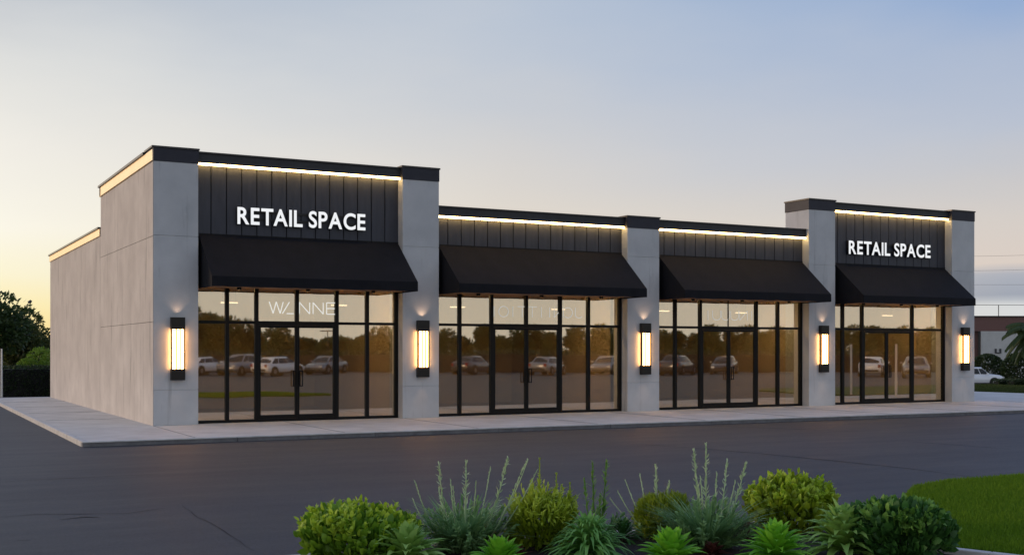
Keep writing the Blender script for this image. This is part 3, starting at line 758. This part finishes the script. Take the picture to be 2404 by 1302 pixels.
# rosettes
rg = 'rosette plants along the front of the bed'
rosette('arching_rosette', bedpt(1382, 10.35), .41, .34, M['fern_leaf'], 'blue green arching rosette of thin curling leaves in front of the twin spikes', 31, n=260, W=.042, curl=1.0, group=rg)
rosette('broad_leaved_rosette', bedpt(955, 10.0), .40, .26, M['pale_leaf'], 'pale green broad leaved rosette in front of the leftmost shrub', 32, n=110, W=.10, curl=.6, group=rg)
rosette('broad_leaved_rosette', bedpt(1172, 9.95), .25, .20, M['bright_leaf'], 'small bright green rosette low at the edge, below the lavender clump', 33, n=80, W=.08, curl=.3, group=rg)
rosette('broad_leaved_rosette', bedpt(1574, 10.05), .29, .24, M['bright_leaf'], 'bright green star shaped rosette below the tallest feathery clump', 34, n=90, W=.095, curl=.3, group=rg)
rosette('broad_leaved_rosette', bedpt(1822, 10.2), .33, .29, M['bright_leaf'], 'mid green pointed rosette below the golden green boxwood', 35, n=110, W=.08, curl=.5, group=rg)
rosette('broad_leaved_rosette', bedpt(1978, 10.45), .41, .42, M['pale_leaf'], 'large pale green rosette overlapping the dark round shrub', 36, n=140, W=.09, curl=.7, group=rg)
rosette('arching_rosette', bedpt(1462, 11.35), .24, .20, M['dark_leaf'], 'small dark tuft between the twin spikes and the fuzzy olive shrub', 37, n=90, W=.03, curl=.8, group=rg)
rosette('red_leaved_plant', bedpt(1752, 11.4), .17, .16, M['red_leaf'], 'small dull red leaved plant in the mulch under the golden green boxwood', 38, n=60, W=.04, curl=.5, group=rg)
rosette('red_leaved_plant', bedpt(1672, 10.5), .14, .12, M['red_leaf'], 'low dull red tuft at the foot of the tallest feathery clump', 39, n=50, W=.04, curl=.5, group=rg)
rosette('red_leaved_plant', bedpt(1215, 10.4), .15, .08, M['red_leaf'], 'low reddish tuft at the foot of the olive gold shrub', 40, n=40, W=.03, curl=.6, group=rg)

# ------------------------------------------------------------------ trees
def tree_mesh(seed, hh, rw, leaf_m, n=2600, L=.22, trunk_h=.25, lumps=16):
    """returns (trunk mesh builder, crown mesh builder)"""
    rnd = random.Random(seed); tr = MB(); cr = MB()
    th = hh*trunk_h
    tr.tube((0,0,-.1), (0,0,th), hh*.030, hh*.022, 9, False)
    cen = []
    for i in range(lumps):
        a = rnd.uniform(0,6.283); t = rnd.random(); r = rw*rnd.uniform(.15,.72)*(1-.5*t); 
        cen.append((Vector((math.cos(a)*r, math.sin(a)*r, th+(hh-th)*(.15+.68*t))), rw*rnd.uniform(.28,.48)))
    for c, r in cen:
        mid = Vector((c.x*.35, c.y*.35, th+(c.z-th)*.35)); tr.tube((0,0,th*.9), mid, hh*.014, hh*.009, 6, False); tr.tube(mid, c, hh*.009, hh*.003, 6, False)
        for k in range(n//lumps):
            d = rdir(rnd); p = c+Vector((d.x,d.y,d.z*.85))*r*(1-abs(rnd.gauss(0,.22)))
            if p.z > hh: p.z = hh-rnd.random()*.2
            s = rnd.uniform(.6,1.25)
            leaf(cr, p, (d+rdir(rnd)*.8+UP*.2).normalized(), rdir(rnd), L*s, L*.5*s, .2, 0, 2)
    return tr, cr
def tree(name, loc, label, seed, hh, rw, lm, n=2600, L=.22, group=None, cat='tree', **k):
    e = tag(empty(name, loc), label, cat, group); a, b = tree_mesh(seed, hh, rw, lm, n, L, **k)
    a.build('trunk', M['bark'], e, recalc=False, smooth=True); b.build('crown', lm, e, recalc=False); return e
tg = 'dark trees beyond the left corner of the building'
tree('broadleaf_tree', at(-40, 62, G), 'tall dark tree cut by the left edge of the photo', 51, hgt(690,62)-G, 3.0, M['tree_leaf'], 6000, .26, tg, trunk_h=.15, lumps=22)
tree('broadleaf_tree', at(45, 66, G), 'dark spreading tree standing behind the clipped hedge at left', 52, hgt(724,66)-G, 1.9, M['warm_tree_leaf'], 4200, .24, tg, trunk_h=.15)
tree('broadleaf_tree', at(100, 70, G), 'lower dark tree touching the rear corner of the building', 53, hgt(762,70)-G, 1.9, M['tree_leaf'], 4200, .24, tg, trunk_h=.15)
tree('broadleaf_tree', at(-150, 75, G), 'dark tree', 54, 5.5, 3.4, M['tree_leaf'], 3000, .26, tg) if False else None
# clipped hedge, left
def hedge(name, loc, rz, L, D, Hh, m, label, seed, n=5000, s0=.09, group=None, cat='hedge'):
    rnd = random.Random(seed); e = tag(empty(name, loc, rz), label, cat, group)
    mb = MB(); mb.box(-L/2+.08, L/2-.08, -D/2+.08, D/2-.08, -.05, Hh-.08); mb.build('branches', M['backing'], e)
    mb = MB()
    for i in range(n):
        f_ = rnd.random()
        if f_ < .55: p = Vector((rnd.uniform(-L/2,L/2), -D/2+rnd.uniform(-.03,.07), rnd.uniform(0,Hh))); d = Vector((0,-1,.3))
        elif f_ < .85: p = Vector((rnd.uniform(-L/2,L/2), rnd.uniform(-D/2,D/2), Hh+rnd.uniform(-.08,.04))); d = UP.copy()
        else:
            sx = rnd.choice((-1,1)); p = Vector((sx*L/2, rnd.uniform(-D/2,D/2), rnd.uniform(0,Hh))); d = Vector((sx,0,.3))
        leaf(mb, p, (d+rdir(rnd)*.8).normalized(), rdir(rnd), s0*rnd.uniform(.7,1.3), s0*.55, .2, 0, 2)
    mb.build('foliage', m, e, recalc=False); return e
hp = at(-20, 47.4, G)
hedge('clipped_hedge', hp, -R_(28.3)*.5, 9, 1.2, hgt(862,46.5)-G, M['hedge_leaf'], 'low dark clipped hedge along the far kerb left of the building', 61, 9000, .08)
e = tag(empty('rounded_shrub', at(98, 50.5, G)), 'lime green shrub rising above the clipped hedge', 'shrub'); 
rnd = random.Random(5); mb = MB()
for c, r in ((Vector((0,0,1.35)),.62), (Vector((-.55,0,1.05)),.45), (Vector((.55,.1,1.25)),.6), (Vector((.1,.2,.6)),.8), (Vector((-.85,0,.95)),.28)):
    for k in range(900):
        d = rdir(rnd); leaf(mb, c+d*r*(1-abs(rnd.gauss(0,.12))), (d+UP*.4+rdir(rnd)*.6).normalized(), rdir(rnd), .11, .055, .2, 0, 2)
mb.build('foliage', M['lime_leaf'], e, recalc=False)
mb = MB(); mb.tube((0,0,-.05),(0,0,1.0),.05,.03,6,False); mb.build('stem', M['bark'], e)
mb = MB(); kerb_line(mb, [(8,26.0),(-16,26.0)], .14, G-.03, G+.11); tag(mb.build('far_kerb', M['joint']), kind='structure')
# slim white post at the left edge and a lamp leaning out of the tree tops
e = tag(empty('marker_post', at(4, 45.2, G)), 'slim white post in front of the hedge at the left edge', 'post'); mb = MB(); mb.tube((0,0,0),(0,0,hgt(818,45.2)-G),.045,.03,8); mb.build('post', M['whitepost'], e); mb = MB(); mb.tube((0,0,-.02),(0,0,.06),.09,n=10); mb.build('base', M['steel'], e)
e = tag(empty('street_lamp', at(58, 80, G)), 'small dark street lamp head above the treetops at left', 'street lamp'); mb = MB(); hh_ = hgt(722,80)-G
mb.tube((0,0,0),(0,0,hh_),.07,.04,8); mb.tube((0,0,hh_),(.28,-.1,hh_+.38),.03,.025,6); mb.build('pole', M['steel'], e)
mb = MB(); mb.tube((.26,-.09,hh_+.33),(.40,-.14,hh_+.50),.13,.08,10); mb.build('lamp_head', M['steel'], e)

# ------------------------------------------------------------------ cars
def car(kind, paint):
    e = empty('parked_car')
    suv = kind == 'suv'
    L = 4.6; Wd = .9
    roof = 1.60 if suv else 1.40; belt = .98 if suv else .92; hood = 1.0 if suv else .84; tail = 1.05 if suv else .98
    # lower body: loft of cross sections along x (front at +x)
    st = [(-2.3,.45,tail-.18,.72),(-2.22,.32,tail-.03,.82),(-1.9,.24,tail,.88),(-1.2,.22,belt+.02,.90),(0,.22,belt,.91),(.85,.22,belt-.02,.90),(1.2,.22,hood+.02,.89),(1.9,.24,hood-.06,.86),(2.2,.32,hood-.18,.78),(2.3,.42,hood-.32,.68)]
    mb = MB(); rings = []
    for (x, z0, z1, w_) in st:
        rings.append([(x,-w_*.92,z0),(x,-w_,z0+.12),(x,-w_,(z0+z1)/2),(x,-w_*.96,z1-.06),(x,-w_*.86,z1),(x,w_*.86,z1),(x,w_*.96,z1-.06),(x,w_,(z0+z1)/2),(x,w_,z0+.12),(x,w_*.92,z0)])
    n = 10; vs = [p for r in rings for p in r]; fs = []
    for i in range(len(rings)-1):
        for k in range(n): fs.append((i*n+k, i*n+(k+1)%n, (i+1)*n+(k+1)%n, (i+1)*n+k))
    fs += [tuple(range(n)), tuple(range((len(rings)-1)*n, len(rings)*n))]
    mb.add(vs, fs); body = mb.build('body', paint, e, smooth=True)
    # greenhouse
    if suv: base = [(-2.05, .80), (-1.0,.83), (.3,.83), (1.15,.76)]; top = [(-1.75,.64), (-.9,.68), (.1,.68), (.45,.62)]
    else: base = [(-1.75,.76), (-.9,.82), (.3,.82), (1.2,.74)]; top = [(-1.05,.60), (-.7,.64), (.0,.64), (.35,.58)]
    mb = MB(); P = []
    for (x, w_), (xt, wt) in zip(base, top):
        P += [(x,-w_,belt-.03), (xt,-wt,roof-.06), (xt+.0,-wt*.8,roof), (xt,wt*.8,roof), (xt,wt,roof-.06), (x,w_,belt-.03)]
    fs = []
    for i in range(3):
        for k in range(5): fs.append((6*i+k, 6*i+k+1, 6*i+7+k, 6*i+6+k))
    fs += [(0,1,2,3,4,5), (18,19,20,21,22,23)]
    mb.add(P, fs); mb.build('roof', paint, body, smooth=False)
    def lerp(a, b, t): return tuple(a[k]+(b[k]-a[k])*t for k in range(3))
    for s_ in (-1, 1):      # side windows
        for i, (ta, tb) in enumerate(((.14,.95), (.06,.96), (.05,.88))):
            mb = MB(); b0 = (base[i][0], s_*base[i][1], belt); b1 = (base[i+1][0], s_*base[i+1][1], belt); t0 = (top[i][0], s_*top[i][1], roof-.06); t1 = (top[i+1][0], s_*top[i+1][1], roof-.06)
            q = [lerp(lerp(b0,b1,ta), lerp(t0,t1,ta), .08), lerp(lerp(b0,b1,tb), lerp(t0,t1,tb), .08), lerp(lerp(b0,b1,tb), lerp(t0,t1,tb), .88), lerp(lerp(b0,b1,ta), lerp(t0,t1,ta), .88)]
            o1 = [(x, y+s_*.012, z+.004) for x, y, z in q]; o0 = [(x, y-s_*.01, z) for x, y, z in q]
            mb.add(o1+o0, [(0,1,2,3),(4,5,6,7),(0,1,5,4),(1,2,6,5),(2,3,7,6),(3,0,4,7)]); mb.build('side_window', M['carglass'], body)
    for nm, i, sgn in (('windscreen', 3, 1), ('rear_window', 0, -1)):
        mb = MB(); b0 = (base[i][0],-base[i][1],belt); b1 = (base[i][0],base[i][1],belt); t0 = (top[i][0],-top[i][1],roof-.06); t1 = (top[i][0],top[i][1],roof-.06)
        q = [lerp(lerp(b0,b1,u), lerp(t0,t1,u), w_) for u, w_ in ((.08,.1),(.92,.1),(.9,.9),(.1,.9))]
        o1 = [(x+sgn*.015,y,z+.006) for x,y,z in q]; o0 = [(x-sgn*.01,y,z) for x,y,z in q]
        mb.add(o1+o0, [(0,1,2,3),(4,5,6,7),(0,1,5,4),(1,2,6,5),(2,3,7,6),(3,0,4,7)]); mb.build(nm, M['carglass'], body)
    for x in (-1.42, 1.42):
        for s_ in (-1, 1):
            mb = MB(); mb.tube((x, s_*.70, .33), (x, s_*.915, .33), .42, n=20); mb.build('wheel_arch', M['trim'], body)
            mb = MB(); mb.tube((x, s_*.72, .33), (x, s_*.93, .33), .33, n=24); w_ = mb.build('wheel', M['tyre'], e)
            mb = MB(); mb.tube((x, s_*.80, .33), (x, s_*.94, .33), .20, .17, n=16); mb.build('rim', M['rim'], w_)
    for s_ in (-1, 1):
        mb = MB(); mb.box(2.12, 2.30, s_*.62-.14, s_*.62+.14, hood-.33, hood-.19); mb.build('headlight', M['clearlens'], e)
        mb = MB(); mb.box(-2.315, -2.2, s_*.66-.1, s_*.66+.1, tail-.34, tail-.10); mb.build('tail_light', M['redlens'], e)
        mb = MB(); mb.box(.72, .88, s_*.98-.08, s_*.98+.06, belt, belt+.13); mb.build('mirror', paint, e, bevel=.02)
    mb = MB(); mb.box(-1.0, 1.0, -.915, .915, .215, .30); mb.box(-2.33,-2.25,-.6,.6,.36,.5); mb.box(2.25,2.33,-.6,.6,.3,.42); mb.build('trim', M['trim'], e)
    return e
def place(o, p, rz, label, group, sc=1): 
    o.location = (p.x, p.y, gz(p.x, p.y)); o.rotation_euler = (0,0,rz); tag(o, label, 'car', group); o.scale = (sc,)*3
suv = car('suv', M['white_paint']); place(suv, at(2285, 99, 0), -R_(28), 'white car parked by the hedges beyond the right end of the building', None)
# row of cars on the far side of the lot, seen mirrored in the shop windows
CG = 'cars parked across the lot, mirrored in the shop windows'
suv2 = car('suv', M['silver_paint']); sil = car('sedan', M['silver_paint']); wht = car('sedan', M['white_paint']); drk = car('sedan', M['dark_paint'])
src = {'suv':suv2, 'sil':sil, 'wht':wht, 'drk':drk}; used = set()
CL = {'suv':'tall silver car parked across the lot', 'sil':'silver saloon parked across the lot', 'wht':'white saloon parked across the lot', 'drk':'dark saloon parked across the lot'}
spots = [(478,86,'wht',0),(566,88,'suv',1),(652,88,'wht',0),(766,92,'sil',1),(1285,88,'sil',0),(1425,92,'sil',1),(1590,92,'drk',0),(1700,90,'drk',1),(2050,84,'wht',0),(2150,80,'sil',1),(1110,90,'drk',0)]
ORD = ['first','second','third','fourth','fifth','sixth','seventh','eighth','ninth','tenth','eleventh','twelfth','thirteenth']
order = sorted(range(len(spots)), key=lambda i: spots[i][0])
for rank, i in enumerate(order):
    px, Z, k, flip = spots[i]
    o = src[k] if k not in used else copy_tree(src[k]); used.add(k)
    p = mirrored(px, Z); place(o, p, math.pi*flip+R_(-38)+random.uniform(-.12,.12), CL[k]+', '+ORD[rank]+' in the row mirrored from the left', CG)
# tree line mirrored in the windows
TG = 'trees across the lot, mirrored in the shop windows'
base_t = []
for s_, (hh, rw) in enumerate(((6.2,2.9),(5.2,3.3),(7.0,2.4),(4.4,3.0))):
    e = empty('roadside_tree'); a, b = tree_mesh(80+s_, hh, rw, None, 3200, .55, trunk_h=.10, lumps=18)
    a.build('trunk', M['bark'], e, recalc=False); b.build('crown', M['tree_leaf'], e, recalc=False); base_t.append(e)
tp = [(395,740,0),(440,738,0),(487,742,2),(520,760,0),(562,768,0),(596,790,3),(652,776,0),(700,806,3),(730,810,3),(770,808,3),(807,803,1),(850,802,3),(893,782,0),(945,790,1),(1041,788,0),(1085,806,3),(1134,770,2),(1176,804,3),(1222,782,0),(1259,778,0),(1297,788,2),(1353,780,0),(1405,776,0),(1450,786,1),(1500,786,0),(1562,790,0),(1594,786,2),(1640,800,3),(1668,780,0),(1715,786,2),(1748,780,0),(1795,794,3),(1835,782,0),(1880,786,1),(1925,784,0),(1972,780,2),(2018,778,0),(2060,774,2),(2095,788,3),(2135,782,0),(2175,778,2),(2215,788,0),(2270,786,0),(2320,786,1)]
HB = [6.2,5.2,7.0,4.4]
for i, (px, ty, k) in enumerate(tp):
    o = base_t[k] if not any(q[2] == k for q in tp[:i]) else copy_tree(base_t[k])
    Z = 146+(i*37 % 11); p = mirrored(px, Z); o.location = (p.x, p.y, G); sc = (hgt(ty-14, Z)-G)/HB[k]; o.scale = (sc,sc,sc); o.rotation_euler = (0,0,random.uniform(0,6))
    tag(o, 'dark roadside tree across the lot, mirrored in the shop windows, one of a row', 'tree', TG)
p = mirrored(600, 100); q = mirrored(2300, 100)
# low scrub in front of which the cars stand
hm = (p+q)/2; L_ = (q-p).length
sc_ = hedge('scrub_hedge', (hm.x, hm.y, G), math.atan2((q-p).y,(q-p).x), L_*1.7, 3, 1.5, M['hedge_leaf'], 'long dark scrub hedge behind the far row of cars', 66, 9000, .4)
e = tag(empty('twin_lamp_post', mirrored(772, 140, G)), 'twin headed parking lot lamp post mirrored in the first shop door', 'lamp post'); mb = MB(); hh_ = hgt(777,140)-G
mb.tube((0,0,0),(0,0,hh_),.09,.05,8); mb.build('pole', M['steel'], e)
for s_ in (-1,1): mb = MB(); mb.box(min(0,s_*1.0), max(0,s_*1.0), -.15,.15,hh_-.05,hh_+.08); mb.build('lamp_head', M['steel'], e)
for i, (px, Z) in enumerate(((1998,47),(2103,45))):
    e = tag(empty('white_post', mirrored(px, Z, G)), 'slim white post on the grass island, mirrored at the right end, '+('left' if i == 0 else 'right')+' of two', 'post', 'white posts on the grass island')
    mb = MB(); mb.tube((0,0,0),(0,0,2.1),.045,.04,8); mb.build('post', M['whitepost'], e); mb = MB(); mb.tube((0,0,0),(0,0,.1),.1,n=10); mb.build('base', M['steel'], e)

# ------------------------------------------------------------------ right background
# grass verge beyond the end of the pavement
a, b, c, d = row(2230,921,G), row(2600,935,G), row(2700,905,G), row(2200,905,G)
vg = [(t.x,t.y) for t in (a,b,c,d)]
mb = MB(); mb.prism(vg, 'z', G-.05, G+.07); tag(mb.build('grass_verge', M['earth']), kind='structure')
xs = [p[0] for p in vg]; ys = [p[1] for p in vg]
blades('verge_grass', vg, (min(xs),max(xs),min(ys),max(ys)), 30000, G+.06, .06, 9, 'strip of green verge grass beyond the right end of the pavement', .03, 'dull_grass')
mb = MB(); kerb_line(mb, [vg[1], vg[0]], .18, G-.03, G+.09); tag(mb.build('verge_kerb', M['kerb']), kind='structure')
for i, (px, Z, L_, lab) in enumerate(((2358, 61, 1.0, 'small low dark hedge on the right-hand verge, nearer the building'), (2392, 60, .95, 'small low dark hedge on the right-hand verge, at the edge of the photo'))):
    p = at(px, Z, G+.05); hedge('low_hedge', p, -R_(28), L_, .8, hgt(891,Z)-G-.05, M['hedge_leaf'], lab, 70+i, 1500, .06, 'low hedges on the right-hand verge')
# rounded dark shrubs behind the car
def round_shrub(px, Z, wpx, topy, label, seed, m='hedge_leaf'):
    p = at(px, Z); z0 = gz(p.x, p.y); e = tag(empty('dark_shrub', (p.x,p.y,z0)), label, 'shrub', 'dark shrubs behind the white car'); rnd = random.Random(seed)
    rx = wpx/2*Z/F; hh = hgt(topy, Z)-z0; mb = MB()
    for k in range(2600):
        d = rdir(rnd); q = Vector((d.x*rx, d.y*rx, hh*.5+d.z*hh*.5))*(1 if rnd.random() < .8 else rnd.uniform(.6,1)); 
        # squarer, clipped outline
        q.x = max(-rx*.9, min(rx*.9, q.x*1.15)); q.z = max(0, q.z)
        leaf(mb, q, (d+rdir(rnd)*.7).normalized(), rdir(rnd), .26, .15, .2, 0, 2)
    mb.build('foliage', M[m], e, recalc=False); mb = MB(); mb.tube((0,0,-.1),(0,0,hh*.7),.08,.04,7,False); mb.build('trunk', M['bark'], e)
round_shrub(2318, 108, 66, 834, 'rounded dark shrub behind the white car, right next to the building', 91)
round_shrub(2388, 104, 58, 832, 'taller dark shrub right of the white car, under the palm', 92)
# neighbouring building
p = at(2370, 120); z0 = gz(p.x, p.y)-.05; e = tag(empty('neighbour_building', (p.x,p.y,z0), -R_(26)), 'low brown brick building with a white wall behind the white car at right', 'building')
S = 120/F; zt = hgt(741,120)-z0; zm = hgt(777,120)-z0; X = lambda px: (px-2370)*S
mb = MB(); mb.box(X(2200), X(2700), .35, 12, 0, zm); mb.box(X(2200), X(2700), 0, 12, zm, zt-.12); mb.build('wall', M['brick'], e)
mb = MB(); mb.box(X(2200)-.1, X(2700)+.1, -.12, 12.1, zt-.12, zt); mb.build('roof', M['coping'], e)
mb = MB(); mb.box(X(2301), X(2640), -.05, .34, 0, zm-.003); mb.build('white_wall', M['render_white'], e)
mb = MB(); zc = hgt(826,120)-z0
mb.box(X(2334), X(2338), -.16, -.06, zc-.05, zc+.35); mb.box(X(2345), X(2349), -.16, -.06, zc-.05, zc+.35); mb.box(X(2334), X(2349), -.15, -.065, zc-.12, zc-.04); mb.build('wall_fitting', M['steel'], e)
mb = MB(); mb.tube((X(2296),-.1,0),(X(2296),-.1,zm),.12,n=8); mb.build('downpipe', M['trim'], e)
mb = MB(); 
for px in (2200, 2347, 2494, 2640): mb.tube((X(px),.3,zt),(X(px),.3,hgt(715,120)-z0),.04,n=6)
mb.tube((X(2200),.3,hgt(715,120)-z0),(X(2640),.3,hgt(716,120)-z0),.025,n=6); mb.build('roof_railing', M['steel'], e)
# palm
p = at(2424, 84); z0 = gz(p.x,p.y); e = tag(empty('palm_tree', (p.x,p.y,z0)), 'palm with drooping fronds cut by the right edge of the photo', 'palm'); rnd = random.Random(3)
zc = hgt(775,84)-z0; mb = MB()
for k in range(10): mb.tube((0,0,zc*k/10-.05),(0,0,zc*(k+1)/10),.19,.16,10,False)
mb.build('trunk', M['bark'], e)
for k in range(34):
    a = k*2.4; el = R_(75-115*(k/34)+rnd.uniform(-8,8)); o = Vector((math.cos(a),math.sin(a),0)); L_ = rnd.uniform(1.7,2.1); mb = MB(); prev = Vector((0,0,zc)); P = [prev]
    for i in range(1, 11):
        t = i/10; P.append(Vector((0,0,zc))+o*(L_*t*math.cos(el*(1-t*.6)))+UP*(L_*t*math.sin(el)-L_*.75*t*t))
    for i in range(10):
        mb.tube(P[i], P[i+1], .02, .015, 4, False); dr = (P[i+1]-P[i]).normalized(); s = dr.cross(UP).normalized()
        for j in range(4):
            q = P[i].lerp(P[i+1], j/4)
            for sg in (-1,1): leaf(mb, q, (s*sg+dr*.6-UP*.35).normalized(), UP, .55*(1.1-.5*i/10), .10, .5, 0, 2)
    mb.build('frond', M['tree_leaf'], e, recalc=False)
# overhead wires between two poles
def upole(px, Z, hh, label):
    p = at(px, Z); z0 = gz(p.x,p.y); e = tag(empty('utility_pole', (p.x,p.y,z0)), label, 'utility pole', 'utility poles carrying the overhead wires'); mb = MB(); mb.tube((0,0,0),(0,0,hh-z0),.16,.11,9); mb.build('pole', M['bark'], e)
    mb = MB(); mb.box(-1,1,-.06,.06,hh-z0-.6,hh-z0-.45); mb.build('cross_arm', M['bark'], e); return p
ZW = 130
pa = upole(2050, ZW, 12.6, 'utility pole hidden behind the building'); pb = upole(2620, ZW, 12.6, 'utility pole beyond the right edge')
for i, y in enumerate((600, 634, 668)):
    z = hgt(y, ZW); mb = MB(); n = 16
    P = [pa.lerp(pb, k/n)+UP*(z+ (.35 if i < 2 else .05)*(abs(k/n-.5)*2)**2 -(.0) + (.5 if i < 2 else 0)*(k/n-.55)) for k in range(n+1)]
    for k in range(n): mb.tube(P[k], P[k+1], .014, n=4, cap=False)
    o = mb.build('overhead_wire', M['steel']); tag(o, ['topmost','middle','lowest'][i]+' overhead wire crossing the sky at the right edge', 'wire', 'overhead wires at the right edge')

# ------------------------------------------------------------------ sky and light
wd = bpy.data.worlds.new("World"); scene.world = wd; wd.use_nodes = True; nt = wd.node_tree; nt.nodes.clear()
out = N(nt, 'ShaderNodeOutputWorld'); bg = N(nt, 'ShaderNodeBackground', Strength=1.0); nt.links.new(bg.outputs[0], out.inputs[0])
tc = N(nt, 'ShaderNodeTexCoord'); sep = N(nt, 'ShaderNodeSeparateXYZ'); nt.links.new(tc.outputs['Generated'], sep.inputs[0])
def dotv(v):
    n = N(nt, 'ShaderNodeVectorMath', operation='DOT_PRODUCT'); n.inputs[1].default_value = v; nt.links.new(tc.outputs['Generated'], n.inputs[0]); return n.outputs['Value']
rt = dotv((AX,-AY,0)); fw = dotv((AY,AX,0))
az = N(nt, 'ShaderNodeMath', operation='ARCTAN2'); nt.links.new(rt, az.inputs[0]); nt.links.new(fw, az.inputs[1])
nz = N(nt, 'ShaderNodeTexNoise', Scale=3.0, Detail=5, Roughness=.55); mp = N(nt, 'ShaderNodeMapping', Scale=(1,1,4)); nt.links.new(tc.outputs['Generated'], mp.inputs[0]); nt.links.new(mp.outputs[0], nz.inputs['Vector'])
def madd(a, m, c):
    n = N(nt, 'ShaderNodeMath', operation='MULTIPLY_ADD'); nt.links.new(a, n.inputs[0]); n.inputs[1].default_value = m
    if isinstance(c, float): n.inputs[2].default_value = c
    else: nt.links.new(c, n.inputs[2])
    return n.outputs[0]
rt = dotv((AX,-AY,0)); fw = dotv((AY,AX,0))
# faint slanting veils of haze shift the colour bands a little, less towards the horizon
vn = N(nt, 'ShaderNodeTexNoise', Scale=2.2, Detail=5, Roughness=.5); vm_ = N(nt, 'ShaderNodeMapping', Scale=(1,1,3.2)); vm_.inputs['Rotation'].default_value = (R_(20), R_(-14), 0)
nt.links.new(tc.outputs['Generated'], vm_.inputs[0]); nt.links.new(vm_.outputs[0], vn.inputs['Vector'])
vs_ = N(nt, 'ShaderNodeMath', operation='MULTIPLY'); nt.links.new(madd(vn.outputs[0], 1.0, -.5), vs_.inputs[0]); nt.links.new(madd(sep.outputs['Z'], .75, -.03), vs_.inputs[1])
elev = madd(nz.outputs[0], .014, madd(vs_.outputs[0], 1.0, madd(sep.outputs['Z'], 1.0, -.007)))
def ramp(stops):
    r = N(nt, 'ShaderNodeValToRGB'); cr = r.color_ramp
    while len(cr.elements) > 1: cr.elements.remove(cr.elements[-1])
    for i, (p, c) in enumerate(stops):
        e = cr.elements[0] if i == 0 else cr.elements.new(p)
        e.position = p; e.color = lin(c) if max(c) > 2 else tuple(c)+(1,)
    nt.links.new(elev, r.inputs[0]); return r.outputs[0]
Lr = ramp([(0,(252,214,118)),(.035,(253,238,182)),(.06,(251,244,212)),(.10,(251,247,232)),(.155,(240,237,229)),(.21,(222,223,221)),(.263,(197,202,208)),(.45,(160,178,208)),(.9,(120,145,195))])
Cr = ramp([(0,(240,218,185)),(.1,(228,218,204)),(.17,(210,209,209)),(.23,(192,200,212)),(.285,(178,192,211)),(.5,(146,167,205)),(.9,(112,138,190))])
Rr = ramp([(0,(225,225,222)),(.036,(214,216,216)),(.041,(160,166,178)),(.058,(172,176,186)),(.066,(219,206,196)),(.10,(213,206,200)),(.13,(201,200,202)),(.165,(186,194,209)),(.263,(150,174,210)),(.45,(126,154,205)),(.9,(100,128,185))])
Br = ramp([(0,(.88,.84,.76)),(.06,(.82,.80,.75)),(.2,(.64,.66,.70)),(.45,(.42,.48,.60)),(.9,(.28,.35,.50))])
def mr(v, a, b):
    n = N(nt, 'ShaderNodeMapRange', interpolation_type='SMOOTHSTEP'); nt.links.new(v, n.inputs[0]); n.inputs[1].default_value = a; n.inputs[2].default_value = b; return n.outputs[0]
def mr_lin(v, a, b):
    n = N(nt, 'ShaderNodeMapRange'); nt.links.new(v, n.inputs[0]); n.inputs[1].default_value = a; n.inputs[2].default_value = b; return n.outputs[0]
def mix(f_, a, b):
    n = N(nt, 'ShaderNodeMix', data_type='RGBA'); nt.links.new(f_, n.inputs[0]); nt.links.new(a, n.inputs[6]); nt.links.new(b, n.inputs[7]); return n.outputs[2]
azv = az.outputs[0]
sky = mix(mr_lin(azv, R_(-24), 0), Lr, Cr); sky = mix(mr_lin(azv, 0, R_(23)), sky, Rr)
back = mr(fw, .35, -.35)
sky = mix(back, sky, Br)
# glow of the set sun beyond the left edge of the view
sd = Vector((-.62,.78,.03)).normalized(); gl = dotv(tuple(sd))
glow = N(nt, 'ShaderNodeMath', operation='POWER'); cl = N(nt, 'ShaderNodeMath', operation='MAXIMUM'); nt.links.new(gl, cl.inputs[0]); nt.links.new(cl.outputs[0], glow.inputs[0]); glow.inputs[1].default_value = 14
gm = N(nt, 'ShaderNodeVectorMath', operation='SCALE'); gm.inputs[0].default_value = (1.1,.62,.30); nt.links.new(glow.outputs[0], gm.inputs['Scale'])
ad = N(nt, 'ShaderNodeVectorMath', operation='ADD'); nt.links.new(sky, ad.inputs[0]); nt.links.new(gm.outputs[0], ad.inputs[1])
nt.links.new(ad.outputs[0], bg.inputs[0])

sl = bpy.data.lights.new('sun', 'SUN'); sl.energy = 1.1; sl.angle = R_(12); sl.color = (1,.72,.5)
so = bpy.data.objects.new('sun', sl); col.objects.link(so)
sdir = Vector((-.80,.55,.10)).normalized(); so.rotation_euler = (-sdir).to_track_quat('-Z', 'Y').to_euler()

vs = scene.view_settings; vs.view_transform = 'Standard'; vs.look = 'None'; vs.exposure = 0; vs.gamma = 1
c = scene.cycles
c.max_bounces = 8; c.diffuse_bounces = 3; c.glossy_bounces = 4; c.transparent_max_bounces = 12; c.transmission_bounces = 4
c.use_denoising = True; c.caustics_reflective = False; c.caustics_refractive = False
try: c.sample_clamp_indirect = 4
except Exception: pass
